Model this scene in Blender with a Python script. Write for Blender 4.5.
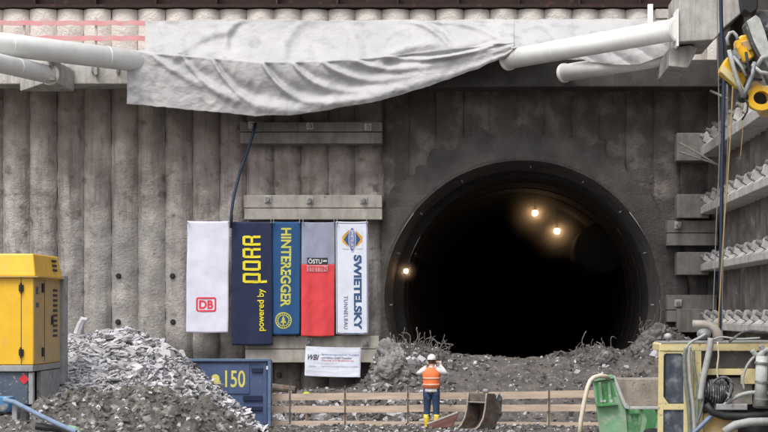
import bpy, bmesh, math, random
from mathutils import Vector, Matrix, noise, Euler
rnd = random.Random(7)
R = math.radians
for o in list(bpy.data.objects): bpy.data.objects.remove(o)
scene = bpy.context.scene
col = scene.collection

# ------------------------------------------------------------------ camera
F, VX, VY, ZC = 1680.0, 475.0, 311.0, 2.95      # focal length in photo pixels, vanishing point, eye height
cam_d = bpy.data.cameras.new('camera'); cam = bpy.data.objects.new('camera', cam_d); col.objects.link(cam)
cam.location = (0, 0, ZC); cam.rotation_euler = (R(90), 0, 0)
cam_d.sensor_width = 36; cam_d.lens = F / 768 * 36
cam_d.shift_x = (384 - VX) / 768; cam_d.shift_y = (VY - 216) / 768
cam_d.clip_start = 0.5; cam_d.clip_end = 1500
cam_d.dof.use_dof = True; cam_d.dof.focus_distance = 46; cam_d.dof.aperture_fstop = 2.0
scene.camera = cam

# ------------------------------------------------------------------ world, sun, exposure
SUN_EL, SUN_AZ = 58, 205        # overcast: sun behind and left of the viewer
world = bpy.data.worlds.new('World'); scene.world = world; world.use_nodes = True
wn = world.node_tree.nodes; wl = world.node_tree.links; wn.clear()
wo = wn.new('ShaderNodeOutputWorld'); wb = wn.new('ShaderNodeBackground'); sky = wn.new('ShaderNodeTexSky')
hs = wn.new('ShaderNodeHueSaturation'); hs.inputs['Saturation'].default_value = 0.22
sky.sky_type = 'NISHITA'; sky.sun_disc = False
sky.sun_elevation = R(SUN_EL); sky.sun_rotation = R(SUN_AZ); sky.dust_density = 4; sky.air_density = 1.4
wb.inputs['Strength'].default_value = 0.15
wl.new(sky.outputs[0], hs.inputs['Color']); wl.new(hs.outputs[0], wb.inputs[0]); wl.new(wb.outputs[0], wo.inputs[0])
sd = bpy.data.lights.new('sun', 'SUN'); sd.energy = 1.1; sd.angle = R(25); sd.color = (1, 0.965, 0.92)
sun = bpy.data.objects.new('sun', sd); col.objects.link(sun)
a = R(SUN_AZ); e = R(SUN_EL)
sdir = Vector((math.sin(a) * math.cos(e), math.cos(a) * math.cos(e), math.sin(e)))
sun.rotation_euler = sdir.to_track_quat('Z', 'Y').to_euler()
scene.view_settings.view_transform = 'Standard'; scene.view_settings.look = 'None'
scene.view_settings.gamma = 1; scene.view_settings.use_curve_mapping = False
scene.view_settings.exposure = 0.55
scene.render.engine = 'CYCLES'
scene.cycles.max_bounces = 6

# ------------------------------------------------------------------ helpers
def P(px, py, Y): return Vector(((px - VX) / F * Y, Y, ZC - (py - VY) / F * Y))
def wx(px, Y): return (px - VX) / F * Y
def wz(py, Y): return ZC - (py - VY) / F * Y
def nz(x, y, z, s=1.0, seed=0.0): return noise.noise(Vector((x * s + seed, y * s - seed * 1.7, z * s + seed * .3)))
def fbm(x, y, z, s=1.0, oct=4, seed=0.0):
    v = 0; am = 1; t = 0
    for i in range(oct):
        v += am * nz(x, y, z, s, seed + i * 13.1); t += am; am *= .55; s *= 2.05
    return v / t
def lerp(a, b, t): return a + (b - a) * t
def interp(pts, x):
    if x <= pts[0][0]: return pts[0][1]
    for (a0, b0), (a1, b1) in zip(pts, pts[1:]):
        if x <= a1: return lerp(b0, b1, (x - a0) / (a1 - a0))
    return pts[-1][1]
def sstep(a, b, x):
    t = max(0, min(1, (x - a) / (b - a))); return t * t * (3 - 2 * t)

class MB:
    def __init__(s): s.v = []; s.f = []
    def add(s, vs, fs):
        n = len(s.v); s.v += [Vector(p) for p in vs]; s.f += [tuple(i + n for i in f) for f in fs]; return s
    def box(s, c, d, rot=None):
        h = Vector(d) / 2; m = rot if rot is not None else Matrix.Identity(3)
        vs = [Vector(c) + m @ Vector((x * h.x, y * h.y, z * h.z)) for x in (-1, 1) for y in (-1, 1) for z in (-1, 1)]
        return s.add(vs, [(0, 1, 3, 2), (4, 6, 7, 5), (0, 4, 5, 1), (2, 3, 7, 6), (0, 2, 6, 4), (1, 5, 7, 3)])
    def pbox(s, x0, y0, x1, y1, Y, dep):       # front face at distance Y, spanning photo measurements, real depth dep
        a = P(x0, y1, Y); b = P(x1, y0, Y)
        return s.box(((a.x + b.x) / 2, Y + dep / 2, (a.z + b.z) / 2), (b.x - a.x, dep, b.z - a.z))
    def frame(s, d):
        d = d.normalized(); u = d.cross(Vector((0, 0, 1)))
        if u.length < 1e-3: u = Vector((1, 0, 0))
        u.normalize(); return u, d.cross(u).normalized()
    def tube(s, pts, r, n=12, caps=True, flat=1.0):
        pts = [Vector(p) for p in pts]; m = len(pts)
        rs = r if isinstance(r, (list, tuple)) else [r] * m
        u0 = None; vs = []
        for i, p in enumerate(pts):
            d = (pts[min(i + 1, m - 1)] - pts[max(i - 1, 0)]).normalized()
            if u0 is None: u, w = s.frame(d)
            else:
                u = (u0 - d * u0.dot(d)).normalized(); w = d.cross(u)
            u0 = u
            for k in range(n):
                t = 2 * math.pi * k / n
                vs.append(p + u * math.cos(t) * rs[i] + w * math.sin(t) * rs[i] * flat)
        fs = [(i * n + k, i * n + (k + 1) % n, (i + 1) * n + (k + 1) % n, (i + 1) * n + k) for i in range(m - 1) for k in range(n)]
        if caps: fs += [tuple(range(n))[::-1], tuple(range((m - 1) * n, m * n))]
        return s.add(vs, fs)
    def loft(s, rings, n=20, caps=True):       # rings (cx,cy,z,rx,ry)
        vs = []
        for (cx, cy, z, rx, ry) in rings:
            for k in range(n):
                t = 2 * math.pi * k / n; vs.append((cx + rx * math.cos(t), cy + ry * math.sin(t), z))
        m = len(rings)
        fs = [(i * n + k, i * n + (k + 1) % n, (i + 1) * n + (k + 1) % n, (i + 1) * n + k) for i in range(m - 1) for k in range(n)]
        if caps: fs += [tuple(range(n))[::-1], tuple(range((m - 1) * n, m * n))]
        return s.add(vs, fs)
    def prism(s, poly, fn, t0, t1):            # poly of 2D points, fn(a,b,t)->3D
        n = len(poly); vs = [fn(a, b, t0) for a, b in poly] + [fn(a, b, t1) for a, b in poly]
        fs = [tuple(range(n)), tuple(range(2 * n - 1, n - 1, -1))] + [(i, i + n, (i + 1) % n + n, (i + 1) % n) for i in range(n)]
        return s.add(vs, fs)
    def grid(s, nu, nv, fn):
        vs = [fn(i / nu, j / nv) for j in range(nv + 1) for i in range(nu + 1)]
        fs = [(j * (nu + 1) + i, j * (nu + 1) + i + 1, (j + 1) * (nu + 1) + i + 1, (j + 1) * (nu + 1) + i) for j in range(nv) for i in range(nu)]
        return s.add(vs, fs)
    def ball(s, c, r, nu=14, nv=8, z0=-1.0):
        r = Vector(r) if isinstance(r, (tuple, list, Vector)) else Vector((r, r, r)); vs = []
        t0 = math.asin(z0)
        for j in range(nv + 1):
            t = lerp(t0, math.pi / 2 - 1e-3, j / nv)
            for i in range(nu):
                p = 2 * math.pi * i / nu
                vs.append(Vector(c) + Vector((r.x * math.cos(t) * math.cos(p), r.y * math.cos(t) * math.sin(p), r.z * math.sin(t))))
        fs = [(j * nu + i, j * nu + (i + 1) % nu, (j + 1) * nu + (i + 1) % nu, (j + 1) * nu + i) for j in range(nv) for i in range(nu)]
        fs += [tuple(range(nu))[::-1], tuple(range(nv * nu, (nv + 1) * nu))]
        return s.add(vs, fs)
    def rock(s, c, d, rot, rg):
        k = []
        for x, y, z in ((-1,-1,-1),(1,-1,-1),(1,1,-1),(-1,1,-1),(-1,-1,1),(1,-1,1),(1,1,1),(-1,1,1)):
            f = .55 + .45 * rg.random() if z > 0 else .75 + .3 * rg.random()
            k.append(Vector((x * d[0] / 2 * f * rg.uniform(.6, 1.1), y * d[1] / 2 * f * rg.uniform(.6, 1.1), z * d[2] / 2 * rg.uniform(.6, 1.2))))
        m = Euler(rot).to_matrix()
        return s.add([Vector(c) + m @ p for p in k], [(3, 2, 1, 0), (4, 5, 6), (4, 6, 7), (0, 1, 5, 4), (1, 2, 6, 5), (2, 3, 7, 6), (3, 0, 4, 7)])
    def build(s, name, m, parent=None, smooth=False, bevel=0, loc=None):
        me = bpy.data.meshes.new(name); me.from_pydata([tuple(p) for p in s.v], [], s.f)
        bm = bmesh.new(); bm.from_mesh(me); bmesh.ops.recalc_face_normals(bm, faces=bm.faces); bm.to_mesh(me); bm.free()
        me.materials.append(m)
        if smooth:
            for p in me.polygons: p.use_smooth = True
        o = bpy.data.objects.new(name, me); col.objects.link(o)
        if parent is not None:
            o.parent = parent; o.matrix_parent_inverse = parent.matrix_basis.inverted()
        if bevel:
            b = o.modifiers.new('bevel', 'BEVEL'); b.width = bevel; b.segments = 2; b.limit_method = 'ANGLE'
        return o

def tag(o, label=None, cat=None, group=None, kind=None):
    if label: o['label'] = label
    if cat: o['category'] = cat
    if group: o['group'] = group
    if kind: o['kind'] = kind
    return o
def thing(name, label, cat, loc=(0, 0, 0), group=None, rz=0):
    o = bpy.data.objects.new(name, None); col.objects.link(o); o.empty_display_size = .2
    o.location = loc; o.rotation_euler = (0, 0, rz)
    o.matrix_basis = Matrix.Translation(Vector(loc)) @ Matrix.Rotation(rz, 4, 'Z')
    if any(w in name for w in ('wall', 'beam', 'girder', 'rail', 'tunnel_portal', 'block')): o['kind'] = 'thing'
    return tag(o, label, cat, group)
def local(o):                                    # mesh built in the thing's own coordinates
    o.matrix_parent_inverse = Matrix.Identity(4); return o
def copy_tree(o, parent=None):
    c = o.copy(); col.objects.link(c)
    if parent is not None: c.parent = parent
    for ch in list(o.children): copy_tree(ch, c)
    return c

# ------------------------------------------------------------------ materials
def mat(name, c1, c2=None, scale=4.0, rough=.8, bump=.0, bscale=None, metal=0, streak=None, streak_amt=.5, spots=None, spot_scale=12, spot_lo=.6, spot_w=.08, coat=0, stretch=(1, 1, 1), extra=None):
    m = bpy.data.materials.new(name); m.use_nodes = True; nt = m.node_tree; n = nt.nodes; l = nt.links
    b = n['Principled BSDF']; b.inputs['Roughness'].default_value = rough; b.inputs['Metallic'].default_value = metal
    if 'Coat Weight' in b.inputs: b.inputs['Coat Weight'].default_value = coat
    g = n.new('ShaderNodeNewGeometry'); mp = n.new('ShaderNodeMapping'); mp.inputs['Scale'].default_value = stretch
    l.new(g.outputs['Position'], mp.inputs[0])
    c2 = c2 or tuple(x * .75 for x in c1)
    tn = n.new('ShaderNodeTexNoise'); tn.inputs['Scale'].default_value = scale; tn.inputs['Detail'].default_value = 8; tn.inputs['Roughness'].default_value = .65
    l.new(mp.outputs[0], tn.inputs['Vector'])
    cr = n.new('ShaderNodeValToRGB'); cr.color_ramp.elements[0].position = .36; cr.color_ramp.elements[1].position = .64
    cr.color_ramp.elements[0].color = (*c2, 1); cr.color_ramp.elements[1].color = (*c1, 1); l.new(tn.outputs[0], cr.inputs[0])
    out = cr.outputs[0]
    def over(fac, colr, out):
        mx = n.new('ShaderNodeMix'); mx.data_type = 'RGBA'; l.new(fac, mx.inputs[0]); l.new(out, mx.inputs[6]); mx.inputs[7].default_value = (*colr, 1); return mx.outputs[2]
    if streak:
        m2 = n.new('ShaderNodeMapping'); m2.inputs['Scale'].default_value = (1, 1, .08); l.new(g.outputs['Position'], m2.inputs[0])
        t2 = n.new('ShaderNodeTexNoise'); t2.inputs['Scale'].default_value = 3.2; t2.inputs['Detail'].default_value = 7; t2.inputs['Roughness'].default_value = .7; l.new(m2.outputs[0], t2.inputs['Vector'])
        r2 = n.new('ShaderNodeMapRange'); r2.inputs[1].default_value = .48; r2.inputs[2].default_value = .68; r2.inputs[4].default_value = streak_amt; l.new(t2.outputs[0], r2.inputs[0])
        out = over(r2.outputs[0], streak, out)
    if spots:
        t3 = n.new('ShaderNodeTexNoise'); t3.inputs['Scale'].default_value = spot_scale; t3.inputs['Detail'].default_value = 6; l.new(g.outputs['Position'], t3.inputs['Vector'])
        r3 = n.new('ShaderNodeMapRange'); r3.inputs[1].default_value = spot_lo; r3.inputs[2].default_value = spot_lo + spot_w; l.new(t3.outputs[0], r3.inputs[0])
        out = over(r3.outputs[0], spots, out)
    if extra: out = extra(n, l, g, out, over, b)
    l.new(out, b.inputs['Base Color'])
    rr = n.new('ShaderNodeMapRange'); rr.inputs[3].default_value = max(0, rough - .12); rr.inputs[4].default_value = min(1, rough + .12); l.new(tn.outputs[0], rr.inputs[0]); l.new(rr.outputs[0], b.inputs['Roughness'])
    if bump:
        t4 = n.new('ShaderNodeTexNoise'); t4.inputs['Scale'].default_value = bscale or scale * 4; t4.inputs['Detail'].default_value = 10; t4.inputs['Roughness'].default_value = .65; l.new(g.outputs['Position'], t4.inputs['Vector'])
        bp = n.new('ShaderNodeBump'); bp.inputs['Strength'].default_value = 1; bp.inputs['Distance'].default_value = bump; l.new(t4.outputs[0], bp.inputs['Height']); l.new(bp.outputs[0], b.inputs['Normal'])
    return m
M = {}
def wall_extra(n, l, g, out, over, b):
    # thin dark shotcrete skin with painted shade round the tunnel mouth; pale cement wash on the lower left; brown clay stain
    sp = n.new('ShaderNodeSeparateXYZ'); l.new(g.outputs['Position'], sp.inputs[0])
    t = n.new('ShaderNodeTexNoise'); t.inputs['Scale'].default_value = 1.6; t.inputs['Detail'].default_value = 5; l.new(g.outputs['Position'], t.inputs['Vector'])
    def math_(op, a, b_=None, c=None):
        m = n.new('ShaderNodeMath'); m.operation = op
        for i, v in enumerate((a, b_, c)):
            if v is None: continue
            if isinstance(v, (int, float)): m.inputs[i].default_value = v
            else: l.new(v, m.inputs[i])
        return m.outputs[0]
    def rng(v, a, b_, o0=0, o1=1):
        r = n.new('ShaderNodeMapRange'); r.interpolation_type = 'SMOOTHSTEP'; r.inputs[1].default_value = a; r.inputs[2].default_value = b_; r.inputs[3].default_value = o0; r.inputs[4].default_value = o1; l.new(v, r.inputs[0]); return r.outputs[0]
    nzv = math_('SUBTRACT', t.outputs[0], .5)
    # cement wash
    zz = math_('MULTIPLY_ADD', nzv, .5, sp.outputs[2]); f = rng(zz, 5.62, 5.75, .38, 0)
    fx = rng(math_('MULTIPLY_ADD', nzv, 1.5, sp.outputs[0]), -12.6, -11.6); fx2 = rng(sp.outputs[0], -7.4, -7.0, 1, 0)
    out = over(math_('MULTIPLY', f, math_('MULTIPLY', fx, fx2)), (.46, .44, .42), out)
    # clay stain in upper half
    f2 = rng(math_('MULTIPLY_ADD', nzv, 5, sp.outputs[2]), 5.0, 8.2, 0, .55); f3 = rng(sp.outputs[2], 9.3, 9.9, 1, 0)
    out = over(math_('MULTIPLY', f2, f3), (.21, .168, .145), out)
    # dark shotcrete skin around tunnel, shade mixed into its colour
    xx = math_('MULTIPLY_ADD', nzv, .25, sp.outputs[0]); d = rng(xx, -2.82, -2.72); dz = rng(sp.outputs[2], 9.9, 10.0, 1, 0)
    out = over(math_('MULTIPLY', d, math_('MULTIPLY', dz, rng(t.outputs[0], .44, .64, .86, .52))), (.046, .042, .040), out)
    # pale top above the capping beam
    tz = rng(sp.outputs[2], 9.9, 10.0, 0, .85); out = over(tz, (.80, .735, .68), out)
    # wet foot of the wall
    wz_ = rng(math_('MULTIPLY_ADD', nzv, 1.4, sp.outputs[2]), 1.5, 2.3, .75, 0); out = over(wz_, (.07, .066, .06), out)
    return out
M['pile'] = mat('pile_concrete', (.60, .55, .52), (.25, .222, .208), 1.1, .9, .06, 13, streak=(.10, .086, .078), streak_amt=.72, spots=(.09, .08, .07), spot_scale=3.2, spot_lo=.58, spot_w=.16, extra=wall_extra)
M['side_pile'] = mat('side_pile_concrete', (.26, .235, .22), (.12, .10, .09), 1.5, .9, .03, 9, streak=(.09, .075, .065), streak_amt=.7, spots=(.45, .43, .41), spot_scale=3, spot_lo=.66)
M['shotcrete'] = mat('dark_shotcrete', (.098, .091, .087), (.048, .044, .043), .9, .9, .05, 14, spots=(.115, .11, .106), spot_scale=1.2, spot_lo=.50, spot_w=.3)
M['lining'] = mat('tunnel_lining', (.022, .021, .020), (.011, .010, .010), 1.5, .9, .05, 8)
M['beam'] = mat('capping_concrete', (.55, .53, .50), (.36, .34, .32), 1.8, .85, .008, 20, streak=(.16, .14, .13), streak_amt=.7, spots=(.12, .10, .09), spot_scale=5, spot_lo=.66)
M['side_cap'] = mat('shaded_stained_concrete', (.075, .058, .050), (.035, .027, .024), 1.4, .9, .03, 10)  # brown staining plus the side beam's shade, both painted in one colour
M['dbeam'] = mat('shaded_dirty_capping', (.075, .07, .067), (.035, .032, .03), 1.8, .85, .008, 20, streak=(.04, .036, .034), streak_amt=.8)  # dirt plus shade from tarpaulin and tubes, both put into the colour
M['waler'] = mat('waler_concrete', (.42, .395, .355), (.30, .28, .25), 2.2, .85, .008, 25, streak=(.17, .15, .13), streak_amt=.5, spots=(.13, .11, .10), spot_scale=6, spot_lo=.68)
M['dwaler'] = mat('shaded_waler_concrete', (.22, .205, .19), (.14, .13, .12), 2.2, .85, .008, 25, streak=(.07, .06, .055), streak_amt=.6)  # darker copy of the waler concrete with shade painted in
M['swaler'] = mat('side_waler_concrete', (.58, .565, .55), (.40, .385, .37), 2.2, .85, .008, 25, streak=(.2, .18, .16), streak_amt=.5)
M['white_tube'] = mat('white_painted_steel', (.90, .90, .88), (.82, .82, .80), 1.5, .5, 0, streak=(.5, .47, .43), streak_amt=.15, spots=(.45, .38, .33), spot_scale=9, spot_lo=.74)
M['rust'] = mat('rusty_steel', (.04, .017, .013), (.018, .011, .010), 2.5, .85, .01, 12, spots=(.08, .035, .024), spot_scale=3)
M['tarp'] = mat('white_tarpaulin', (.46, .455, .455), (.395, .39, .395), .9, .75, .012, 6, spots=(.30, .295, .30), spot_scale=2.2, spot_lo=.54, spot_w=.22)
M['tape'] = mat('faded_red_board', (.68, .26, .27), (.58, .36, .36), 3, .7)
M['post'] = mat('pale_post', (.62, .55, .5), None, 4, .7)
M['galv'] = mat('anchor_steel', (.34, .34, .35), (.17, .165, .165), 8, .55, .004, 30, metal=.35)
M['pale_wedge'] = mat('anchor_wedge_paint', (.52, .51, .50), (.30, .285, .275), 3, .6, spots=(.2, .17, .15), spot_scale=8)
M['yellow'] = mat('yellow_paint', (.86, .50, .018), (.74, .42, .02), 2, .45, coat=.1, spots=(.56, .40, .13), spot_scale=4, spot_lo=.60, spot_w=.12, streak=(.55, .36, .08), streak_amt=.35)
M['dyellow'] = mat('dusty_yellow_paint', (.58, .38, .12), (.42, .31, .17), 3, .6, spots=(.40, .33, .24), spot_scale=5, spot_lo=.5, spot_w=.2)
M['cream'] = mat('worn_yellow_paint', (.72, .60, .27), (.62, .54, .33), 4, .6, spots=(.34, .28, .18), spot_scale=9, spot_lo=.62)
M['black'] = mat('black_rubber', (.02, .02, .022), (.012, .012, .013), 8, .6)
M['bluegrey'] = mat('bluegrey_paint', (.085, .115, .16), (.06, .08, .115), 4, .6, spots=(.32, .32, .32), spot_scale=14, spot_lo=.62)
M['lgrey'] = mat('dusty_grey_paint', (.36, .36, .37), (.25, .25, .26), 4, .7, spots=(.16, .15, .14), spot_scale=7, spot_lo=.62)
M['red'] = mat('red_paint', (.65, .03, .05), None, 4, .5)
M['container'] = mat('blue_container_paint', (.075, .115, .23), (.055, .085, .18), 2, .5, spots=(.18, .20, .25), spot_scale=6, spot_lo=.62, spot_w=.2)
M['cont_edge'] = mat('blue_container_frame', (.12, .19, .30), (.08, .13, .22), 5, .5, spots=(.3, .3, .3), spot_scale=12)
M['yel_print'] = mat('yellow_print', (.72, .66, .16), (.62, .56, .14), 3, .6)
M['wood'] = mat('fence_board_wood', (.62, .49, .39), (.43, .335, .265), 2.5, .8, .004, 30, stretch=(.5, 3, 5), spots=(.25, .18, .14), spot_scale=7, spot_lo=.66)
M['concrete_blk'] = mat('beige_concrete', (.42, .37, .31), (.25, .215, .18), 3.5, .9, .02, 18, streak=(.14, .12, .1), streak_amt=.6, spots=(.14, .12, .10), spot_scale=7, spot_lo=.60)
M['green'] = mat('green_skip_paint', (.075, .33, .095), (.09, .24, .11), 2.5, .6, streak=(.10, .13, .09), streak_amt=.4, spots=(.34, .40, .34), spot_scale=5, spot_lo=.52, spot_w=.2)
M['pgreen'] = mat('faded_green_paint', (.26, .45, .29), (.17, .38, .20), 3.5, .65, streak=(.30, .31, .26), streak_amt=.5, spots=(.45, .48, .44), spot_scale=6, spot_lo=.55, spot_w=.2)
M['rim'] = mat('dusty_rim_steel', (.55, .56, .54), (.38, .40, .38), 6, .6)
M['hose_cream'] = mat('cream_hose', (.70, .62, .50), (.60, .52, .42), 6, .6)
M['bucket'] = mat('rusty_bucket_steel', (.17, .145, .125), (.085, .066, .055), 4, .8, .01, 20, spots=(.13, .06, .035), spot_scale=5, spot_lo=.56)
M['bucket_edge'] = mat('worn_bucket_edge', (.33, .30, .27), (.22, .185, .16), 6, .55)
M['steel'] = mat('bluish_steel', (.26, .28, .32), (.16, .17, .19), 8, .5, metal=.3)
M['glass'] = mat('dark_cab_glass', (.085, .10, .13), (.05, .058, .08), 3, .25, spots=(.24, .25, .28), spot_scale=4.5, spot_lo=.50, spot_w=.25)
M['dark_pane'] = mat('dusty_dark_pane', (.075, .068, .06), (.045, .04, .037), 3, .35, spots=(.16, .15, .14), spot_scale=6, spot_lo=.55, spot_w=.2)
M['drum'] = mat('dusty_hose_rubber', (.16, .16, .175), (.05, .05, .058), 9, .7, .01, 22, spots=(.38, .38, .39), spot_scale=10, spot_lo=.54, spot_w=.12)
M['pipe'] = mat('beige_exhaust_pipe', (.42, .38, .34), (.3, .27, .24), 6, .6)
M['hose_grey'] = mat('dusty_grey_hose', (.42, .43, .42), (.30, .31, .30), 8, .65)
M['hose_green'] = mat('greenish_hose', (.22, .25, .21), (.12, .14, .12), 8, .65)
M['hose_blue'] = mat('blue_grey_hose', (.20, .28, .40), (.14, .19, .28), 8, .6)
M['dark_metal'] = mat('dark_dusty_metal', (.11, .11, .12), (.045, .045, .05), 7, .6, .01, 18, spots=(.25, .25, .25), spot_scale=9, spot_lo=.6)
M['navy'] = mat('navy_hose', (.02, .035, .07), None, 5, .5)
M['yrope'] = mat('ochre_rope', (.42, .30, .12), None, 5, .8)
M['grope'] = mat('grey_rope', (.26, .25, .24), None, 5, .8)
M['rebar'] = mat('dusty_rebar', (.22, .205, .195), (.13, .12, .11), 8, .8)
M['boot'] = mat('yellow_rubber_boot', (.80, .60, .02), (.66, .50, .05), 10, .55, spots=(.30, .25, .18), spot_scale=14, spot_lo=.56, spot_w=.1)
M['jeans'] = mat('blue_denim', (.028, .065, .14), (.018, .036, .078), 9, .9, .03, 11, spots=(.10, .12, .15), spot_scale=9, spot_lo=.60)
M['vest'] = mat('orange_hivis', (.93, .21, .07), (.84, .18, .06), 6, .75, .03, 9, spots=(.70, .20, .10), spot_scale=8, spot_lo=.60)
M['reflect'] = mat('reflective_strip', (.72, .45, .34), (.80, .35, .2), 18, .4)
M['shirt'] = mat('white_shirt', (.76, .74, .74), (.62, .6, .6), 7, .85, .03, 10)
M['skin'] = mat('skin', (.55, .33, .24), None, 10, .6)
M['hair'] = mat('brown_hair', (.09, .055, .035), None, 30, .8)
M['helmet'] = mat('white_helmet', (.84, .84, .83), (.80, .80, .79), 8, .35)
M['lime'] = mat('lime_plastic', (.52, .62, .04), None, 8, .4)
def cloth(name, c): return mat(name, c, tuple(x * .86 for x in c), 1.4, .75, .006, 9)
M['c_white'] = cloth('white_banner_cloth', (.74, .73, .86)); M['c_white2'] = cloth('white_banner_cloth_cool', (.73, .76, .87))
M['c_navy'] = cloth('navy_banner_cloth', (.008, .016, .06)); M['c_blue'] = cloth('blue_banner_cloth', (.010, .075, .21))
M['c_grey'] = cloth('grey_banner_cloth', (.30, .32, .42)); M['c_red'] = cloth('red_banner_cloth', (.72, .055, .065))
M['p_navy'] = mat('navy_print', (.03, .09, .22), None, 4, .6); M['p_red'] = mat('red_print', (.78, .04, .07), None, 4, .6)
M['p_yel'] = mat('yellow_logo_print', (.80, .68, .02), (.75, .62, .02), 4, .6); M['p_yel2'] = mat('pale_yellow_print', (.62, .60, .10), None, 4, .6)
M['p_orange'] = mat('orange_print', (.75, .38, .03), None, 4, .6); M['p_white'] = mat('white_print', (.8, .78, .8), None, 4, .6)
M['p_black'] = mat('black_print', (.03, .03, .035), None, 4, .6); M['p_grey'] = mat('grey_print', (.30, .32, .40), None, 4, .6)
M['p_rose'] = mat('rose_print', (.75, .35, .38), None, 4, .6); M['p_blue'] = mat('blue_print', (.10, .16, .45), None, 4, .6)
def ground_extra(n, l, g, out, over, b):
    t = n.new('ShaderNodeTexVoronoi'); t.inputs['Scale'].default_value = 6; l.new(g.outputs['Position'], t.inputs['Vector'])
    r = n.new('ShaderNodeMapRange'); r.inputs[1].default_value = .0; r.inputs[2].default_value = .25; r.inputs[3].default_value = .5; r.inputs[4].default_value = 0; l.new(t.outputs['Distance'], r.inputs[0])
    return over(r.outputs[0], (.30, .285, .27), out)
M['mud'] = mat('muddy_ground', (.17, .155, .14), (.085, .075, .068), 2.2, .9, .06, 9, spots=(.28, .27, .26), spot_scale=7, spot_lo=.58, spot_w=.15, extra=ground_extra)
M['bank'] = mat('dark_excavated_earth', (.15, .135, .125), (.07, .062, .058), 2.5, .95, .07, 8, spots=(.26, .25, .24), spot_scale=6, spot_lo=.58, spot_w=.12)
M['brownmud'] = mat('brown_clay', (.165, .152, .138), (.062, .056, .051), 3, .9, .08, 8, spots=(.34, .32, .30), spot_scale=5, spot_lo=.54, spot_w=.14)
def rock_mat(name, c1, c2, sp=(.5, .5, .52)): return mat(name, c1, c2, 1.8, .85, .02, 20, spots=sp, spot_scale=3.5, spot_lo=.56, spot_w=.2)
M['slate'] = rock_mat('grey_slate', (.50, .488, .515), (.31, .30, .315), (.58, .57, .60)); M['slate_pale'] = rock_mat('pale_slate', (.66, .648, .68), (.50, .49, .51), (.68, .67, .70))
M['lump'] = rock_mat('broken_concrete', (.27, .26, .255), (.15, .145, .14), (.36, .35, .34)); M['slate_dark'] = rock_mat('dark_slate', (.19, .182, .182), (.10, .096, .096), (.38, .37, .37))

# ------------------------------------------------------------------ setting: ground
YB = 50.0
def bank_h(x, y):                              # excavated earth in front of the tunnel mouth
    crest_px = [(240, 400), (300, 392), (360, 388), (383, 352), (398, 345), (430, 352), (462, 356), (500, 359), (545, 359), (575, 353), (600, 347), (628, 353), (642, 338), (655, 328), (668, 328), (690, 345), (730, 380)]
    px = VX + x / 48.4 * F
    zc = wz(interp(crest_px, px), 48.4)
    up = sstep(43.9, 48.2, y)
    h = lerp(0.0, zc, up ** .9)
    if y > 48.6: h = zc - (y - 48.6) * .06 * (1 if abs(x - 1.4) < 4 else 0)
    return max(h, 0)
def ground_z(x, y):
    h = bank_h(x, y) if y > 43.5 and y < 51.5 else (0 if y < 44 else 0.2)
    am = .05 + .10 * sstep(43.8, 46, y)
    return h + am * fbm(x, y, 0, 1.1, 5, 3) * 2 + .03 * fbm(x, y, 0, 6, 3, 9)
MB().box((0, 230, -.52), (900, 900, .6)).build('ground', M['mud'])['kind'] = 'structure'
tag(MB().grid(230, 130, lambda u, v: (lerp(-16, 8.5, u), lerp(37.5, 51.4, v), ground_z(lerp(-16, 8.5, u), lerp(37.5, 51.4, v)))).build('earth_bank', M['bank'], smooth=True), kind='structure')
MB().box((0, 110.9, 6.15), (90, 119, 12.3)).build('upper_ground', M['mud']) if False else None
tag(MB().grid(20, 10, lambda u, v: (lerp(-60, 60, u), lerp(51.2, 160, v), 12.3 + .3 * fbm(u * 30, v * 30, 0, .3))).build('upper_ground', M['mud']), kind='structure')

# ------------------------------------------------------------------ back pile wall
TC = Vector((wx(522, YB), YB, wz(298, YB))); TR = 4.09
PITCH = .81
def pile_mesh(xc, z0, z1, cut=True, dz=.12, nseg=9, seed=0):
    mb = MB(); r = .445; nzv = int((z1 - z0) / dz)
    off = rnd.uniform(-.025, .03); keep = {}
    def pt(i, j):
        t = lerp(-1, 1, i / nseg); dx = t * PITCH / 2; x = xc + dx
        z = lerp(z0, z1, j / nzv)
        d = r - math.sqrt(max(r * r - dx * dx, 0))
        flat = 1 - .62 * sstep(-2.9, -2.3, x) * sstep(10.0, 9.6, z) if x > -2.95 else 1
        y = YB + off + .04 + d * .84 * flat + (1 - flat) * .14 * fbm(x, 0, z, .9, 4, 40) + .045 * fbm(x, 0, z, 1.3, 3, seed) + .045 * fbm(x, 0, z, 5, 4, 5) + .012 * math.sin(z * 7 + seed)
        return Vector((x, y, z))
    for j in range(nzv):
        for i in range(nseg):
            q = [pt(i, j), pt(i + 1, j), pt(i + 1, j + 1), pt(i, j + 1)]
            if cut:
                c = (q[0] + q[2]) / 2
                if (c.x - TC.x) ** 2 + (c.z - TC.z) ** 2 < (TR + .07) ** 2 or (c.z < TC.z and abs(c.x - TC.x) < TR): continue
            ids = []
            for a_, b_ in ((i, j), (i + 1, j), (i + 1, j + 1), (i, j + 1)):
                if (a_, b_) not in keep: keep[(a_, b_)] = len(mb.v); mb.v.append(pt(a_, b_))
                ids.append(keep[(a_, b_)])
            mb.f.append(tuple(ids))
    return mb
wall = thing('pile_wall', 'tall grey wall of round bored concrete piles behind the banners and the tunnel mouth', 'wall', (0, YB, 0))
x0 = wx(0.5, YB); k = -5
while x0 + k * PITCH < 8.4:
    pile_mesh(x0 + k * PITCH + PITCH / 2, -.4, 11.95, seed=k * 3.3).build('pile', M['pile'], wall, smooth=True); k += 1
# earth core behind the wall, open over the tunnel bore
core = MB()
for a_ in range(64):
    pass
core.box((-16.2, 55, 6), (26.4, 8.6, 12.2)); core.box((11.5, 55, 6), (9.8, 8.6, 12.2)); core.box((1.85, 55, 10.2), (9.6, 8.6, 3.8))
core.build('earth_core', M['bank'])['kind'] = 'structure'

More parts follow.
